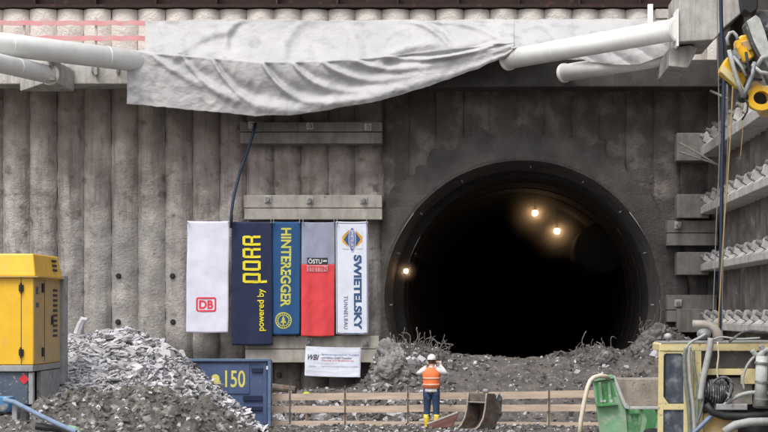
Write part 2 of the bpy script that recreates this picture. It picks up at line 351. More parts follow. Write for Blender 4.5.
# shotcrete collar and portal barrel
portal = thing('tunnel_portal', 'large dark round tunnel mouth with a sprayed concrete collar', 'tunnel', (TC.x, YB, 0))
NT = 220; NR = 26
def collar(u, v):
    th = u * 2 * math.pi; s_, c_ = math.sin(th), math.cos(th)
    ro = 5.0 + .22 * nz(c_ * 2, s_ * 2, 0, 1.2) + .30 * sstep(.2, .8, s_) * (abs(nz(c_ * 9, s_ * 5, 0, 1.1)) * 2.6 - .5 + .6 * nz(c_ * 26, 3, 0, 1)) + .5 * sstep(-.1, -.9, s_)
    r = lerp(TR, ro, v)
    x, z = TC.x + r * c_, TC.z + r * s_
    if x < wx(381.5, YB): x = wx(381.5, YB) + .03 * nz(z, 0, 0, 3)
    dd = lerp(-.12, .02, v ** 1.1) + .35 * sstep(.93, 1, v) + .10 * fbm(x, 0, z * .6, 1.5, 4, 8) + .10 * fbm(x, 0, z * .5, .8, 3, 2) * v
    if v < .05: dd += .03
    return (x, YB + dd, z)
MB().grid(NT, NR, collar).build('shotcrete_collar', M['shotcrete'], portal, smooth=True)
def barrel(u, v):
    th = u * 2 * math.pi; r = lerp(TR, 3.90, v ** .8) + .03 * nz(math.cos(th) * 3, math.sin(th) * 3, v * 3)
    return (TC.x + r * math.cos(th), lerp(YB - .10, YB + 1.3, v), TC.z + r * math.sin(th))
MB().grid(140, 8, barrel).build('entrance_ring', M['shotcrete'], portal, smooth=True)
IX, IR = TC.x + .13, 3.72
def step_(u, v):
    th = u * 2 * math.pi; r = lerp(3.92, IR, v)
    return (lerp(TC.x, IX, v) + r * math.cos(th), YB + 1.3 + .02 * nz(th, v, 0, 4), TC.z + r * math.sin(th))
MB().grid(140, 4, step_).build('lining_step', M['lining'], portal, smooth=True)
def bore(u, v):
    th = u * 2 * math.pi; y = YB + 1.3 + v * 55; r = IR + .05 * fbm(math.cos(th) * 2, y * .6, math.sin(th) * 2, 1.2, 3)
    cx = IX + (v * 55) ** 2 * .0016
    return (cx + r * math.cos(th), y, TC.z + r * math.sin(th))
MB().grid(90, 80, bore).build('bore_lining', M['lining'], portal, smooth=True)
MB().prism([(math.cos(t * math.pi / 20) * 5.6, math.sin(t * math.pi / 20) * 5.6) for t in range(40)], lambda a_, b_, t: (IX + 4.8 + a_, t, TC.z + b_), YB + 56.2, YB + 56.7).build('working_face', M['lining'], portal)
tag(MB().grid(20, 70, lambda u, v: (lerp(-3.6, 3.6, u) + IX + (v * 54) ** 2 * .0016, YB + 1.2 + v * 54, 1.35 - .9 * min(1, v * 8) + .08 * fbm(u * 6, v * 50, 0, 1))).build('tunnel_floor', M['bank'], smooth=True), kind='structure')
# rock bolts round the portal rim
for k_, ang in enumerate((-3, 20, 41, 62, 86, 117, 140, 160, 183)):
    t = R(ang); r = TR + .03
    c = Vector((TC.x + (r - .14) * math.cos(t), YB + .42, TC.z + (r - .14) * math.sin(t)))
    MB().tube([c, c + Vector((-math.cos(t) * .10, 0, -math.sin(t) * .07))], .028, 8).build('bolt_head', M['galv'], portal)
for k_ in range(3):
    yy_ = YB + 2.7 + k_ * 2.6; cx_ = IX + ((yy_ - YB - 1.3) ** 2) * .0016
    MB().tube([(cx_ + (IR - .05) * math.cos(t_ * math.pi / 24), yy_, TC.z + (IR - .05) * math.sin(t_ * math.pi / 24)) for t_ in range(-3, 28)], .022, 6).build('lattice_arch', M['rust'], portal)
MB().tube([(IX + (IR - .14) * math.cos(R(158)) + (j * .9) ** 2 * .0016, YB + .6 + j * .9, TC.z + (IR - .14) * math.sin(R(158)) - .05 * (j % 2)) for j in range(26)], .03, 6).build('wall_cable', M['black'], portal)
# lamps in the tunnel
def emit(name, c, s):
    m = bpy.data.materials.new(name); m.use_nodes = True; b = m.node_tree.nodes['Principled BSDF']
    b.inputs['Base Color'].default_value = (1, .8, .5, 1); b.inputs['Emission Color'].default_value = (*c, 1); b.inputs['Emission Strength'].default_value = s; return m
M['lampglow'] = emit('lamp_glow', (1, .66, .36), 30)
def tunnel_lamp(p, r, label, power, wall_x=None):
    t = thing('tunnel_lamp', label, 'lamp', p, 'glowing lamps inside the tunnel')
    MB().ball(p, r, 12, 8).build('bulb', M['lampglow'], t, smooth=True)
    MB().tube([Vector(p) + Vector((0, .02, r * .8)), Vector(p) + Vector((0, .02, r * 2.2))], [r * .7, r * .35], 12).build('lamp_housing', M['black'], t)
    top = Vector((p[0] + (wall_x or 0), p[1] + .12, p[2] + .2)) if wall_x else Vector((p[0], p[1] + .12, TC.z + math.sqrt(max(0, IR ** 2 - (p[0] - IX - (p[1] - YB - 1.3) ** 2 * .0016) ** 2))))
    MB().tube([Vector(p) + Vector((0, .12, r)), top], .012, 6).build('hanger', M['black'], t)
    ld = bpy.data.lights.new('lamp_light', 'POINT'); ld.energy = power; ld.color = (1, .62, .32); ld.shadow_soft_size = r
    lo = bpy.data.objects.new('lamp_light', ld); col.objects.link(lo); lo.location = Vector(p) + Vector((0, -.3, 0)); lo.parent = t; lo.matrix_parent_inverse = t.matrix_basis.inverted()
tunnel_lamp(P(535, 213, 58), .10, 'higher of two orange lamps hanging near the crown of the tunnel', .9)
tunnel_lamp(P(557, 231, 63), .11, 'lower right orange lamp of the pair hanging beside the air duct', 1.1)
tunnel_lamp(P(406, 271, 50.9), .065, 'single orange lamp on the left wall of the tunnel', .12, -.42)
dm = bpy.data.materials.new('lamp_halo_dust'); dm.use_nodes = True; dn = dm.node_tree; dn.nodes.remove(dn.nodes['Principled BSDF'])  # added dust clouds, shaped round each lamp to give it a halo
pv = dn.nodes.new('ShaderNodeVolumePrincipled'); pv.inputs['Color'].default_value = (.8, .72, .62, 1); dn.links.new(pv.outputs[0], dn.nodes['Material Output'].inputs['Volume'])
tcn = dn.nodes.new('ShaderNodeTexCoord'); grd = dn.nodes.new('ShaderNodeTexGradient'); grd.gradient_type = 'SPHERICAL'; mpn = dn.nodes.new('ShaderNodeMapping'); dmul = dn.nodes.new('ShaderNodeMath'); dmul.operation = 'MULTIPLY'; dmul.inputs[1].default_value = 1.5
mpn.inputs['Location'].default_value = (-1, -1, -1); mpn.inputs['Scale'].default_value = (2, 2, 2)
dn.links.new(tcn.outputs['Generated'], mpn.inputs[0]); dn.links.new(mpn.outputs[0], grd.inputs[0]); dpw = dn.nodes.new('ShaderNodeMath'); dpw.operation = 'POWER'; dpw.inputs[1].default_value = 2.2; dn.links.new(grd.outputs['Fac'], dpw.inputs[0]); dn.links.new(dpw.outputs[0], dmul.inputs[0]); dn.links.new(dmul.outputs[0], pv.inputs['Density'])
for cxy, rr_, lab in ((P(535, 213, 58), 1.25, 'soft halo of added dust round the higher lamp of the pair in the tunnel'), (P(557, 231, 63), 1.35, 'soft halo of added dust round the lower right lamp of the pair in the tunnel'), (P(406, 271, 50.9), .42, 'soft halo of added dust round the single lamp at the left tunnel wall')):
    tag(MB().ball(cxy, (rr_, rr_, rr_), 24, 14).build('lamp_halo_dust', dm, smooth=True), lab, 'dust', kind='stuff')
# air duct
duct = MB(); pts = [P(603, 247, 58) + Vector((((i * 1.5) ** 2) * .0016, i * 1.5, 0)) for i in range(24)]
duct.tube(pts, [.86 + .035 * (i % 2) for i in range(24)], 22)
tag(duct.build('air_duct', mat('duct_cloth', (.012, .012, .012), None, 6, .9), smooth=True), 'large dark round ventilation duct hanging under the right of the tunnel roof', 'air duct')

# ------------------------------------------------------------------ capping beam, rail, steel girder
B0, B1, BY = wz(84, 49), 2.95 + 7.42, 49.0
cap = thing('capping_beam', 'long concrete capping beam running across the pile wall beneath the tarpaulin', 'concrete beam', (0, BY, B0))
MB().box(((wx(-90, 49) + wx(300, 49)) / 2, BY + .56, (B0 + B1) / 2), (wx(300, 49) - wx(-90, 49), 1.1, B1 - B0)).build('pale_section', M['beam'], cap, bevel=.03)
MB().box(((wx(300, 49) + 7.2) / 2, BY + .56, (B0 + B1) / 2 - .08), (7.2 - wx(300, 49), 1.09, B1 - B0)).build('shaded_dirty_section', M['dbeam'], cap, bevel=.03)  # right part of the beam, darkened by painted shade and dirt
for px in (62, 93, 118, 69):                   # small fixing brackets
    c = P(px, 70, 48.96); MB().box(c, (.08, .06, .16)).build('fixing_bracket', M['steel'], cap)
MB().box(P(96, 69, 48.9), (.09, .14, .34)).build('drip_bracket', M['pipe'], cap)
g = thing('steel_girder', 'dark rusty steel girder running along the very top of the pile wall', 'girder', (0, 50.3, 11.96))
gz = 11.97
gm = MB(); gm.box((-3, 50.3, gz + .06), (34, .7, .09)).build('bottom_flange', M['rust'], g)
MB().box((-3, 50.3, gz + .55), (34, .06, .88)).build('web', M['rust'], g)
MB().box((-3, 50.3, gz + 1.04), (34, .7, .09)).build('top_flange', M['rust'], g)
for k_ in range(18): MB().box((-18.5 + k_ * 1.8, 50.12, gz + .55), (.05, .30, .88)).build('stiffener', M['rust'], g)
rail = thing('guard_rail', 'faded red and white guard rail standing on the capping beam left of the tarpaulin', 'railing', (-10, 49.35, B1))
for (ya, yb_, xa, xb) in ((20.5, 25, -60, 155), (35.5, 40.5, -60, 155)):
    mb = MB(); xA, xB = wx(xa, 49.3), wx(xb, 49.3); zA, zB = wz(yb_, 49.3), wz(ya, 49.3); N = 40
    mb.grid(N * 3, 1, lambda u, v: (lerp(xA, xB, u), 49.3 + .01 * math.sin(u * 60), lerp(zA, zB, v) - .02 * math.sin(u * N * .25 * math.pi) ** 2 + .01 * nz(u * 40, 0, 0)))
    o = mb.build('red_board', M['tape'], rail); s = o.modifiers.new('thickness', 'SOLIDIFY'); s.thickness = .025
for px in (24, 96, 168, 240, 312, 384, 456, 528, 600, 645):
    p = P(px, 18 if px < 145 else 24, 49.36); MB().box((p.x, 49.38, (p.z + B1) / 2), (.06, .06, p.z - B1)).build('rail_post', M['post'], rail)

# ------------------------------------------------------------------ bracing tubes
TZ, TZ2 = ZC + 7.23, ZC + 6.62
def strut(label, a_, b_, r, ring=True):
    t = thing('bracing_tube', label, 'steel tube', a_, 'white steel corner bracing tubes')
    MB().tube([a_, b_], r, 40).build('pipe', M['white_tube'], t, smooth=False)
    for p in t.children[0].data.polygons: p.use_smooth = len(p.vertices) == 4
    d = (Vector(b_) - Vector(a_)).normalized()
    Lt = (Vector(b_) - Vector(a_)).length
    for q_ in [x for x in (1.55, 4.6, 7.7, 10.7) if x < Lt - .4]:
        c_ = Vector(b_) - d * q_; MB().tube([c_ - d * .012, c_, c_ + d * .012], [r * 1.002, r * 1.018, r * 1.002], 40).build('weld_seam', M['white_tube'], t, smooth=True)
    for e_ in (Vector(a_), Vector(b_)):
        s_ = 1 if e_ == Vector(a_) else -1
        MB().tube([e_ + d * s_ * .02, e_ + d * s_ * .10], r * 1.12, 40).build('end_plate', M['white_tube'], t)
    return t
#d1 = (P(128, 59, 48.4) - P(0, 43.5, 45.5)); 
A = Vector((wx(0, 45.5), 45.5, TZ)); d45 = Vector((1, 1, 0)).normalized()
strut('long white steel tube sloping in from the upper left to the tarpaulin', A - d45 * 7, A + d45 * 4.9, .315)
A2 = Vector((wx(0, 44.9), 44.9, TZ2)); endp = Vector((wx(51, 47.0), 47.0, TZ2 - .02))
strut('shorter white steel tube below the long one, ending at a concrete block on the left', endp - (endp - A2).normalized() * 9, endp, .255)
Bs = Vector((wx(507, 48.3), 48.3, TZ)); Be = Vector((wx(678, 43.1), 43.1, TZ))
strut('thick white steel tube rising right from beneath the tarpaulin to a pale block', Bs, Be, .285)
TZ3 = ZC + 6.9; Cs = Vector((wx(563, 48.75), 48.75, TZ3)); Ce = Vector((wx(674, 45.4), 45.4, TZ3))
strut('grey white steel tube hanging below the thick one under a flap of tarpaulin', Cs, Ce, .25)
# bearing blocks
t = thing('bearing_block', 'pale concrete bearing block holding the short tube at upper left', 'concrete block', P(54, 82, 47), 'concrete bearing blocks at the tube ends')
MB().prism([(wx(50, 47), 46.9), (wx(55, 47), 46.6), (wx(57, 47), 49), (wx(20, 49), 49)], lambda a_, b_, z: (a_, b_, z), wz(82, 47), wz(60, 47)).build('block', M['beam'], t, bevel=.02)
MB().box(P(48, 79, 46.7), (.42, .3, .1)).build('bracket', M['pipe'], t)
t = thing('bearing_block', 'large pale concrete bearing block at the right end of the thick white tube', 'concrete block', P(700, 42, 43), 'concrete bearing blocks at the tube ends')
MB().prism([(679, -12), (679, 42), (714, 40), (724, 28), (752, 4), (752, -12)], lambda a_, b_, y: (wx(a_, 43), y, wz(b_, 43)), 43.0, 45.4).build('block', M['beam'], t, bevel=.03)
MB().box(P(678.5, 28, 43.0) + Vector((-.03, .3, 0)), (.05, .8, .95)).build('steel_plate', M['white_tube'], t)
t = thing('bearing_block', 'smaller wedge shaped concrete block at the end of the lower right tube', 'concrete block', P(680, 68, 44), 'concrete bearing blocks at the tube ends')
MB().prism([(669, 48), (690, 45), (698, 48), (688, 68), (669, 66)], lambda a_, b_, y: (wx(a_, 43.4), y, wz(b_, 43.4)), 43.4, 46.2).build('block', M['beam'], t, bevel=.02)
t = thing('post_stub', 'short white steel post standing beside the top end of the thick tube', 'post', P(650, 20, 44))
mb = MB(); mb.pbox(648, 4, 653, 24, 44.2, .14); mb.build('post', M['white_tube'], t); mb = MB(); mb.pbox(656, 9, 668, 18, 44.4, .3); mb.build('cap_box', M['beam'], t)

# ------------------------------------------------------------------ tarpaulin
tarp = thing('tarpaulin', 'large crumpled white tarpaulin draped over the capping beam and bracing tubes', 'tarpaulin', P(300, 100, 48.5))
XL = [(0, 145), (1, 512)]
def sheet(rows, nu, nvs, Yfn, wr):
    def fn(u, v):
        k = v * (len(rows) - 1); i = min(int(k), len(rows) - 2); f = k - i
        a_ = rows[i](u); b_ = rows[i + 1](u)
        px, py = lerp(a_[0], b_[0], f), lerp(a_[1], b_[1], f)
        p = P(px, py, Yfn(px, v)); return (p.x, p.y + wr(px, py, u, v), p.z)
    return MB().grid(nu, nvs, fn)
top = [(145, 21.5), (200, 19.8), (256, 19.5), (350, 21), (400, 20), (430, 21), (470, 19.5), (512, 19.5), (530, 20)]
crease = [(128, 50.5), (150, 53), (200, 57), (256, 62), (300, 61.5), (345, 60), (380, 57), (430, 51), (470, 46.5), (514, 43)]
bottom = [(128, 104), (160, 107), (200, 111), (256, 116), (290, 115.5), (330, 110), (380, 101), (430, 86), (480, 67.5), (505, 57), (515, 50)]
swags = [(150, 60, .9, .07), (182, 34, .95, .07), (212, 26, .95, .10), (262, 26, .92, .15), (292, 30, .80, .13), (322, 34, .66, .12), (352, 42, .52, .12), (385, 50, .36, .12)]
def tarp_pt(u, t):                              # t 0..1 above the crease, 1..2 hanging below it
    if t <= 1: px = lerp(145 - 17 * sstep(.93, 1, t), 514, u); py = lerp(interp(top, px), interp(crease, px), t)
    else: px = lerp(128 - .6 * (t - 1), 514.5, u); py = lerp(interp(crease, px), interp(bottom, px), t - 1)
    py += (1.0 * nz(px, 2, 0, .045) + .5 * nz(px, 2, 5, .2)) * (.4 + .6 * (abs(t - 1) ** .5))
    soft = sstep(335, 400, px); wrap = .55 * sstep(465, 514, px)
    if t <= 1: Y = lerp(49.22, 48.42 - wrap, lerp(t ** 1.5, t, soft))
    else: Y = 48.42 - wrap - .04 + .10 * (t - 1) - .14 * soft * math.sin(min(1, (t - 1) * 1.4) * math.pi / 2)
    w = .05 * fbm(px, py, 0, .022, 3, 5) + .022 * fbm(px + .5 * py, py * 1.6, 0, .07, 4, 2) + .007 * (1 - 2.4 * abs(nz(px + 3 * nz(px, py, 0, .08), py * .8, 0, .13, 6))) + .004 * (1 - 2.4 * abs(nz(px * .6 - py, py + px * .5, 0, .22, 16)))
    # long creases of the upper part
    for (ax, ay, bx, by, cv, am, wd) in ((243, 18, 226, 48, 5, .08, 3.2), (232, 30, 175, 58, 5, .07, 4), (384, 18, 450, 46, -9, .15, 3.4), (402, 18, 500, 38, -6, .09, 3), (300, 22, 282, 60, 3, .06, 5), (345, 25, 360, 60, -3, .06, 5), (425, 60, 506, 41, 3, .16, 2.2), (440, 44, 380, 60, 4, .10, 4), (160, 24, 200, 54, 6, .06, 5), (460, 22, 512, 30, 2, .06, 3)):
        dx, dy = bx - ax, by - ay; Ln = math.hypot(dx, dy); q = ((px - ax) * dx + (py - ay) * dy) / Ln / Ln
        if -.2 < q < 1.2:
            ds = ((px - ax) * dy - (py - ay) * dx) / Ln + cv * 4 * q * (1 - q)
            g_ = sstep(-.15, .15, q) * (1 - sstep(.85, 1.15, q)); w += am * g_ * (math.exp(-(ds / wd) ** 2) - .7 * math.exp(-((ds - 1.9 * wd) / (1.3 * wd)) ** 2))
    if t <= 1: w *= 1 - sstep(496, 513, px)
    if t > 1:
        v = t - 1
        for (x0_, L_, vm_, am) in swags:
            dx = px - x0_
            if dx <= -6: continue
            vc = vm_ * (1 - math.exp(-max(dx, 0) / L_)) - .05 * sstep(60, 200, dx) ; wd = .06 + .05 * sstep(0, 80, dx)
            fade = sstep(-6, 8, dx) * (1 - .75 * sstep(40, 190, dx)) * (.5 + .5 * math.exp(-max(dx, 0) / 120))
            ds = v - vc; w += sstep(0, .05, v) * am * fade * (math.exp(-(ds / wd) ** 2) - .75 * math.exp(-((ds + 2.1 * wd) / (1.5 * wd)) ** 2))
        cr = 1 - abs(nz(px * 1.3 + py * .5, py * 1.1 - px * .4, 0, .055, 9)) * 2.2
        w += .022 * cr * sstep(0, .15, v) + .06 * math.sin(px * .12 + 3 * nz(px, py, 0, .02)) * v * (1 - sstep(250, 330, px) * .5)
    else: w *= sstep(0, .15, t) * .9 + .1
    p = P(px, py, Y); return (p.x, p.y - w, p.z)
def solid(o, t=.012):
    s = o.modifiers.new('thickness', 'SOLIDIFY'); s.thickness = t; return o
solid(MB().grid(460, 150, lambda u, v: tarp_pt(u, 2 * v)).build('main_sheet', M['tarp'], tarp, smooth=True))
def rear(u, v):
    px = lerp(511, 649, u); yt = 19.6 + 1.0 * nz(px, 0, 0, .05) - .6 * u; yb = 49 - (px - 512) * .160
    py = lerp(yt, yb, v); Y = 49.22 - lerp(1.72, .5, u ** .6) * v * (yb - yt) / 30
    w = .06 * fbm(px, py, 0, .04, 4, 3) * sstep(0, .2, v) + .05 * abs(math.sin(px * .10 - py * .05 + 2 * nz(px, py, 0, .03))) * v
    p = P(px, py, Y); return (p.x, p.y - w * sstep(0, .12, u), p.z)
solid(MB().grid(120, 30, rear).build('rear_sheet', M['tarp'], tarp, smooth=True))
fl_t = [(570, 55), (600, 50), (640, 46), (690, 40)]
fl_b = [(570, 56), (590, 62), (615, 65.5), (640, 65), (658, 58), (672, 54), (692, 42)]
def Yfl(px, v):
    yt = lerp(48.75, 45.4, (px - 563) / (674 - 563)); return yt - .40 - .05 * v
solid(sheet([lambda u: (lerp(570, 692, u), interp(fl_t, lerp(570, 692, u))), lambda u: (lerp(570, 692, u), interp(fl_b, lerp(570, 692, u)) + .8 * nz(u * 20, 0, 0, 1))], 120, 24, Yfl, lambda px, py, u, v: -(.10 * fbm(px, py, 0, .06, 4, 3) + .07 * abs(math.sin(px * .1 - py * .15)))).build('flap_sheet', M['tarp'], tarp, smooth=True))

# ------------------------------------------------------------------ walers on the back wall
def anchor_head(parent, p, s=1.0, d=Vector((0, -1, -.25))):
    d = d.normalized(); q = d.to_track_quat('Z', 'Y').to_matrix()
    mb = MB(); mb.box(p + d * .03 * s, (.26 * s, .26 * s, .06 * s), q); h = mb.build('anchor_plate', M['pale_wedge'], parent, bevel=.008)
    MB().tube([p + d * .05 * s, p + d * .24 * s], [.085 * s, .07 * s], 12).build('anchor_cap', M['galv'], h)
def waler(x0_, y0_, x1_, y1_, gy, m, label, heads, Y=49.55, sub=.04, name='waler_beam'):
    c = P((x0_ + x1_) / 2, y1_, Y); t = thing(name, label, 'concrete beam', c, 'short concrete waler beams bolted to the pile wall')
    mb = MB(); mb.pbox(x0_, y0_, x1_, gy - .35, Y, .55); mb.build('upper_flange', m, t, bevel=.012)
    mb = MB(); mb.pbox(x0_ + 1, gy - .34, x1_ - .5, gy + .5, Y + .07, .45); mb.build('groove', m, t)
    mb = MB(); mb.pbox(x0_ + .3, gy + .55, x1_, y1_, Y - sub, .6); mb.build('lower_flange', m, t, bevel=.012)
    for px, py in heads: anchor_head(t, P(px, py, Y), .8, Vector((0, -1, -.15)))
    return t
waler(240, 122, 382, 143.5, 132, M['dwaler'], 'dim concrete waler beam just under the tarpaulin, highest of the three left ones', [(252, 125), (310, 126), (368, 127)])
waler(244, 195, 382, 219.5, 208, M['waler'], 'pale concrete waler beam directly above the hanging banners', [(268, 199), (310, 200), (364, 200)])
waler(245, 336, 379, 362.5, 349, M['waler'], 'pale concrete waler beam below the banners and behind the small white sign', [(262, 341), (309, 341), (366, 342)])
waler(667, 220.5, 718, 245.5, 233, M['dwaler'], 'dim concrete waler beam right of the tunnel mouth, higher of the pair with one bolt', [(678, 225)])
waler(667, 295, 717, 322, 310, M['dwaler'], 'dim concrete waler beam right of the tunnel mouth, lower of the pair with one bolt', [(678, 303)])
# dark cables lying between walers
tag(MB().tube([P(255.5, 123, 49.35), P(253, 134, 49.3), P(248, 150, 49.3), P(240, 172, 49.3), P(234, 195, 49.2), P(231.5, 212, 49.1), P(231, 228, 49.1)], .045, 8).build('hanging_hose', M['navy'], smooth=True), 'dark blue hose hanging from the top waler down to the navy banner', 'hose')
# drain holes in the piles
for i, (px, py) in enumerate(((118.5, 276), (172.5, 276), (118, 322), (173, 322), (279, 375))):
    c = P(px, py, 50.02)
    h = MB().tube([c + Vector((0, .15, 0)), c + Vector((0, -.06, 0))], .055, 10); h.tube([c + Vector((0, .1, 0)), c + Vector((0, -.01, 0))], .085, 10)
    tag(h.build('drain_pipe', M['black']), ['small black drain pipe in the left pile wall, upper left of two', 'small black drain pipe nearest the white banner, beside its lower left edge', 'small black drain pipe just above the rubble crest, left one', 'small black drain pipe just above the rubble, below and left of the white banner', 'small black drain pipe low under the bottom waler beam'][i], 'pipe', 'drain pipes through the pile wall')

# ------------------------------------------------------------------ right side wall
XW, XB = 7.22, 6.62
sw = thing('side_pile_wall', 'stained brown grey pile wall on the right carrying rows of anchored beams', 'wall', (XW, 45, 0))
for k_ in range(34):
    yc = 49.75 - k_ * PITCH
    def spt(u, v):
        dy = lerp(-1, 1, u) * PITCH / 2; z = lerp(-.4, 12.3, v)
        return (XW + .445 - math.sqrt(.445 ** 2 - dy * dy) + .03 * fbm(0, yc + dy, z, 1.4, 3), yc + dy, z)
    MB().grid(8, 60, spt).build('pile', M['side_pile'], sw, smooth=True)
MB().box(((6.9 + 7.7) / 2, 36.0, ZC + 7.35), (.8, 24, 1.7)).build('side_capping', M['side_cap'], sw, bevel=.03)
core2 = MB().box((13.6, 36, 6), (11.2, 29, 12.0)).build('side_earth', M['bank']); core2['kind'] = 'structure'
names = ['top', 'second', 'third', 'lowest']
labels = ['long pale concrete beam on the right wall with anchor heads, highest and steepest in view',
          'long pale concrete beam on the right wall with anchor heads, second from the top',
          'long pale concrete beam on the right wall with anchor heads, level with the tunnel lamps',
          'long pale concrete beam on the right wall just above the yellow cab roof']
for (zb, zt, lab) in ((4.52, 5.02, labels[0]), (2.84, 3.22, labels[1]), (1.17, 1.52, labels[2]), (-.52, -.15, labels[3])):
    zb += ZC; zt += ZC; zm = zb + (zt - zb) * .55
    t = thing('anchored_beam', lab, 'concrete beam', (XB, 44, zb), 'anchored concrete beams along the right wall')
    MB().box(((XB + XW + .3) / 2, 36.2, (zb + zm) / 2), (XW - XB + .3, 26.2, zm - zb)).build('lower_flange', M['swaler'], t, bevel=.02)
    MB().prism([(XB + .02, zm + .004), (XB + .24, zt), (XW + .3, zt), (XW + .3, zm + .004)], lambda a_, b_, y: (a_, y, b_), 23.1, 49.28).build('upper_flange', M['swaler'], t, bevel=.015)
    MB().box(((wx(677.5, 49.5) + wx(704, 49.5)) / 2 + .05, 49.62, (zb + zt) / 2 + .05), (.95, .6, zt - zb + .32)).build('corner_block', M['dwaler'], t, bevel=.02)
    for k_ in range(11):
        y = 48.75 - k_ * 1.4 - .09 * ((k_ * 7) % 3)
        w = MB().prism([(XB + .10, zm + .06), (XB - .02, zm + .13), (XB + .07, zt + .18), (XB + .15, zt + .18), (XB + .34, zt - .02)], lambda a_, b_, yy: (a_, yy, b_), y - .11, y + .11).build('anchor_wedge', M['pale_wedge'], t, bevel=.01)
        c = Vector((XB + .03, y, zt + .03)); d = Vector((-1, -.1, .42)).normalized()
        MB().tube([c - d * .06, c + d * .06], .09, 12).tube([c + d * .06, c + d * (.13 + .04 * (k_ % 3))], [.06, .05], 10).build('anchor_cap', M['galv'], w)
# steel bars poking from the corner
for i, (a_, b_, r) in enumerate((((680, 143, 49.1), (720, 166, 47), .03), ((680, 152, 49.2), (719, 165, 47), .03), ((711, 91, 44), (728, 99, 43), .035))):
    tag(MB().tube([P(*a_), P(*b_)], r, 8).build('steel_bar', M['rebar']), ['upper thin grey bar crossing the corner below the top anchored beam', 'lower thin grey bar crossing the corner below the top anchored beam', 'short pale bar sticking out beside the yellow drill head'][i], 'bar', 'loose bars in the right corner')
# cables down the right side
def cable(pts, r, m, label, name='hanging_cable'):
    fine = []
    for (p, q) in zip(pts, pts[1:]):
        for s_ in range(6): fine.append(Vector(p).lerp(Vector(q), s_ / 6))
    fine.append(Vector(pts[-1])); fine = [p + Vector((.012 * nz(p.z, 0, 0, 1.2, r * 90), .02 * nz(p.z, 5, 0, 1, r * 50), 0)) for p in fine]
    return tag(MB().tube(fine, r, 8).build(name, m, smooth=True), label, 'cable', 'cables hanging down beside the right wall')
cable([P(720.5, -15, 40), P(721.5, 30, 40), P(724, 80, 40), P(722.5, 150, 40), P(721, 240, 40), P(720.5, 300, 40), P(719, 350, 40)], .046, M['navy'], 'thick dark navy hose hanging straight down beside the right wall')
cable([P(717, -15, 40.2), P(718, 60, 40.2), P(719.5, 150, 40.2), P(716, 240, 40.2), P(713, 320, 40.2), P(713, 345, 40.2)], .012, M['grope'], 'thin grey wire hanging immediately left of the navy hose')
cable([P(733, 80, 39.6), P(731, 130, 39.6), P(727.5, 180, 39.6), P(722.5, 250, 39.6), P(718.5, 325, 39.6), P(717, 350, 39.6)], .017, M['yrope'], 'thin ochre rope crossing the navy hose low down')
cable([P(727, 85, 39.9), P(728, 140, 39.9), P(724.5, 210, 39.9), P(722.5, 290, 39.9), P(722, 345, 39.9)], .010, M['grope'], 'thin grey wire hanging between the navy hose and the ochre rope')
cable([P(741, 85, 39.2), P(743, 130, 39.2), P(740, 160, 39.2)], .009, M['yrope'], 'short thin yellow cord hanging right of the ochre rope')

# ------------------------------------------------------------------ lettering
def text_polys(txt, bold=0.0, shear=0.0, spacing=1.0):
    c = bpy.data.curves.new('t', 'FONT'); c.body = txt; c.size = 1; c.offset = bold; c.shear = shear; c.space_character = spacing; c.resolution_u = 4
    o = bpy.data.objects.new('t', c); col.objects.link(o); bpy.context.view_layer.update()
    dg = bpy.context.evaluated_depsgraph_get(); me = bpy.data.meshes.new_from_object(o.evaluated_get(dg))
    vs = [v.co.copy() for v in me.vertices]; fs = [tuple(p.vertices) for p in me.polygons]
    bpy.data.objects.remove(o); bpy.data.curves.remove(c); bpy.data.meshes.remove(me)
    x0 = min(v.x for v in vs); x1 = max(v.x for v in vs); y0 = min(v.y for v in vs); y1 = max(v.y for v in vs)
    return [((v.x - x0) / (x1 - x0), (v.y - y0) / (y1 - y0)) for v in vs], fs
def stroke_glyph(ch):                          # heavy rounded block capitals for the tall logo, unit box
    s = .25; q = []
    def rect(a, b, c, d): q.append([(a, b), (c, b), (c, d), (a, d)])
    if ch == 'O': rect(0, .08, s, .92); rect(1 - s, .08, 1, .92); rect(.08, 0, .92, .15); rect(.08, .85, .92, 1)
    if ch == 'P': rect(0, -.34, s, .92); rect(1 - s, .08, 1, .92); rect(.08, 0, .92, .15); rect(.08, .85, .92, 1)
    if ch == 'R': rect(0, 0, s, .92); rect(1 - s, .56, 1, .92); rect(1 - s, 0, 1, .40); rect(.08, .85, .92, 1); rect(s, .41, .93, .55)
    return q
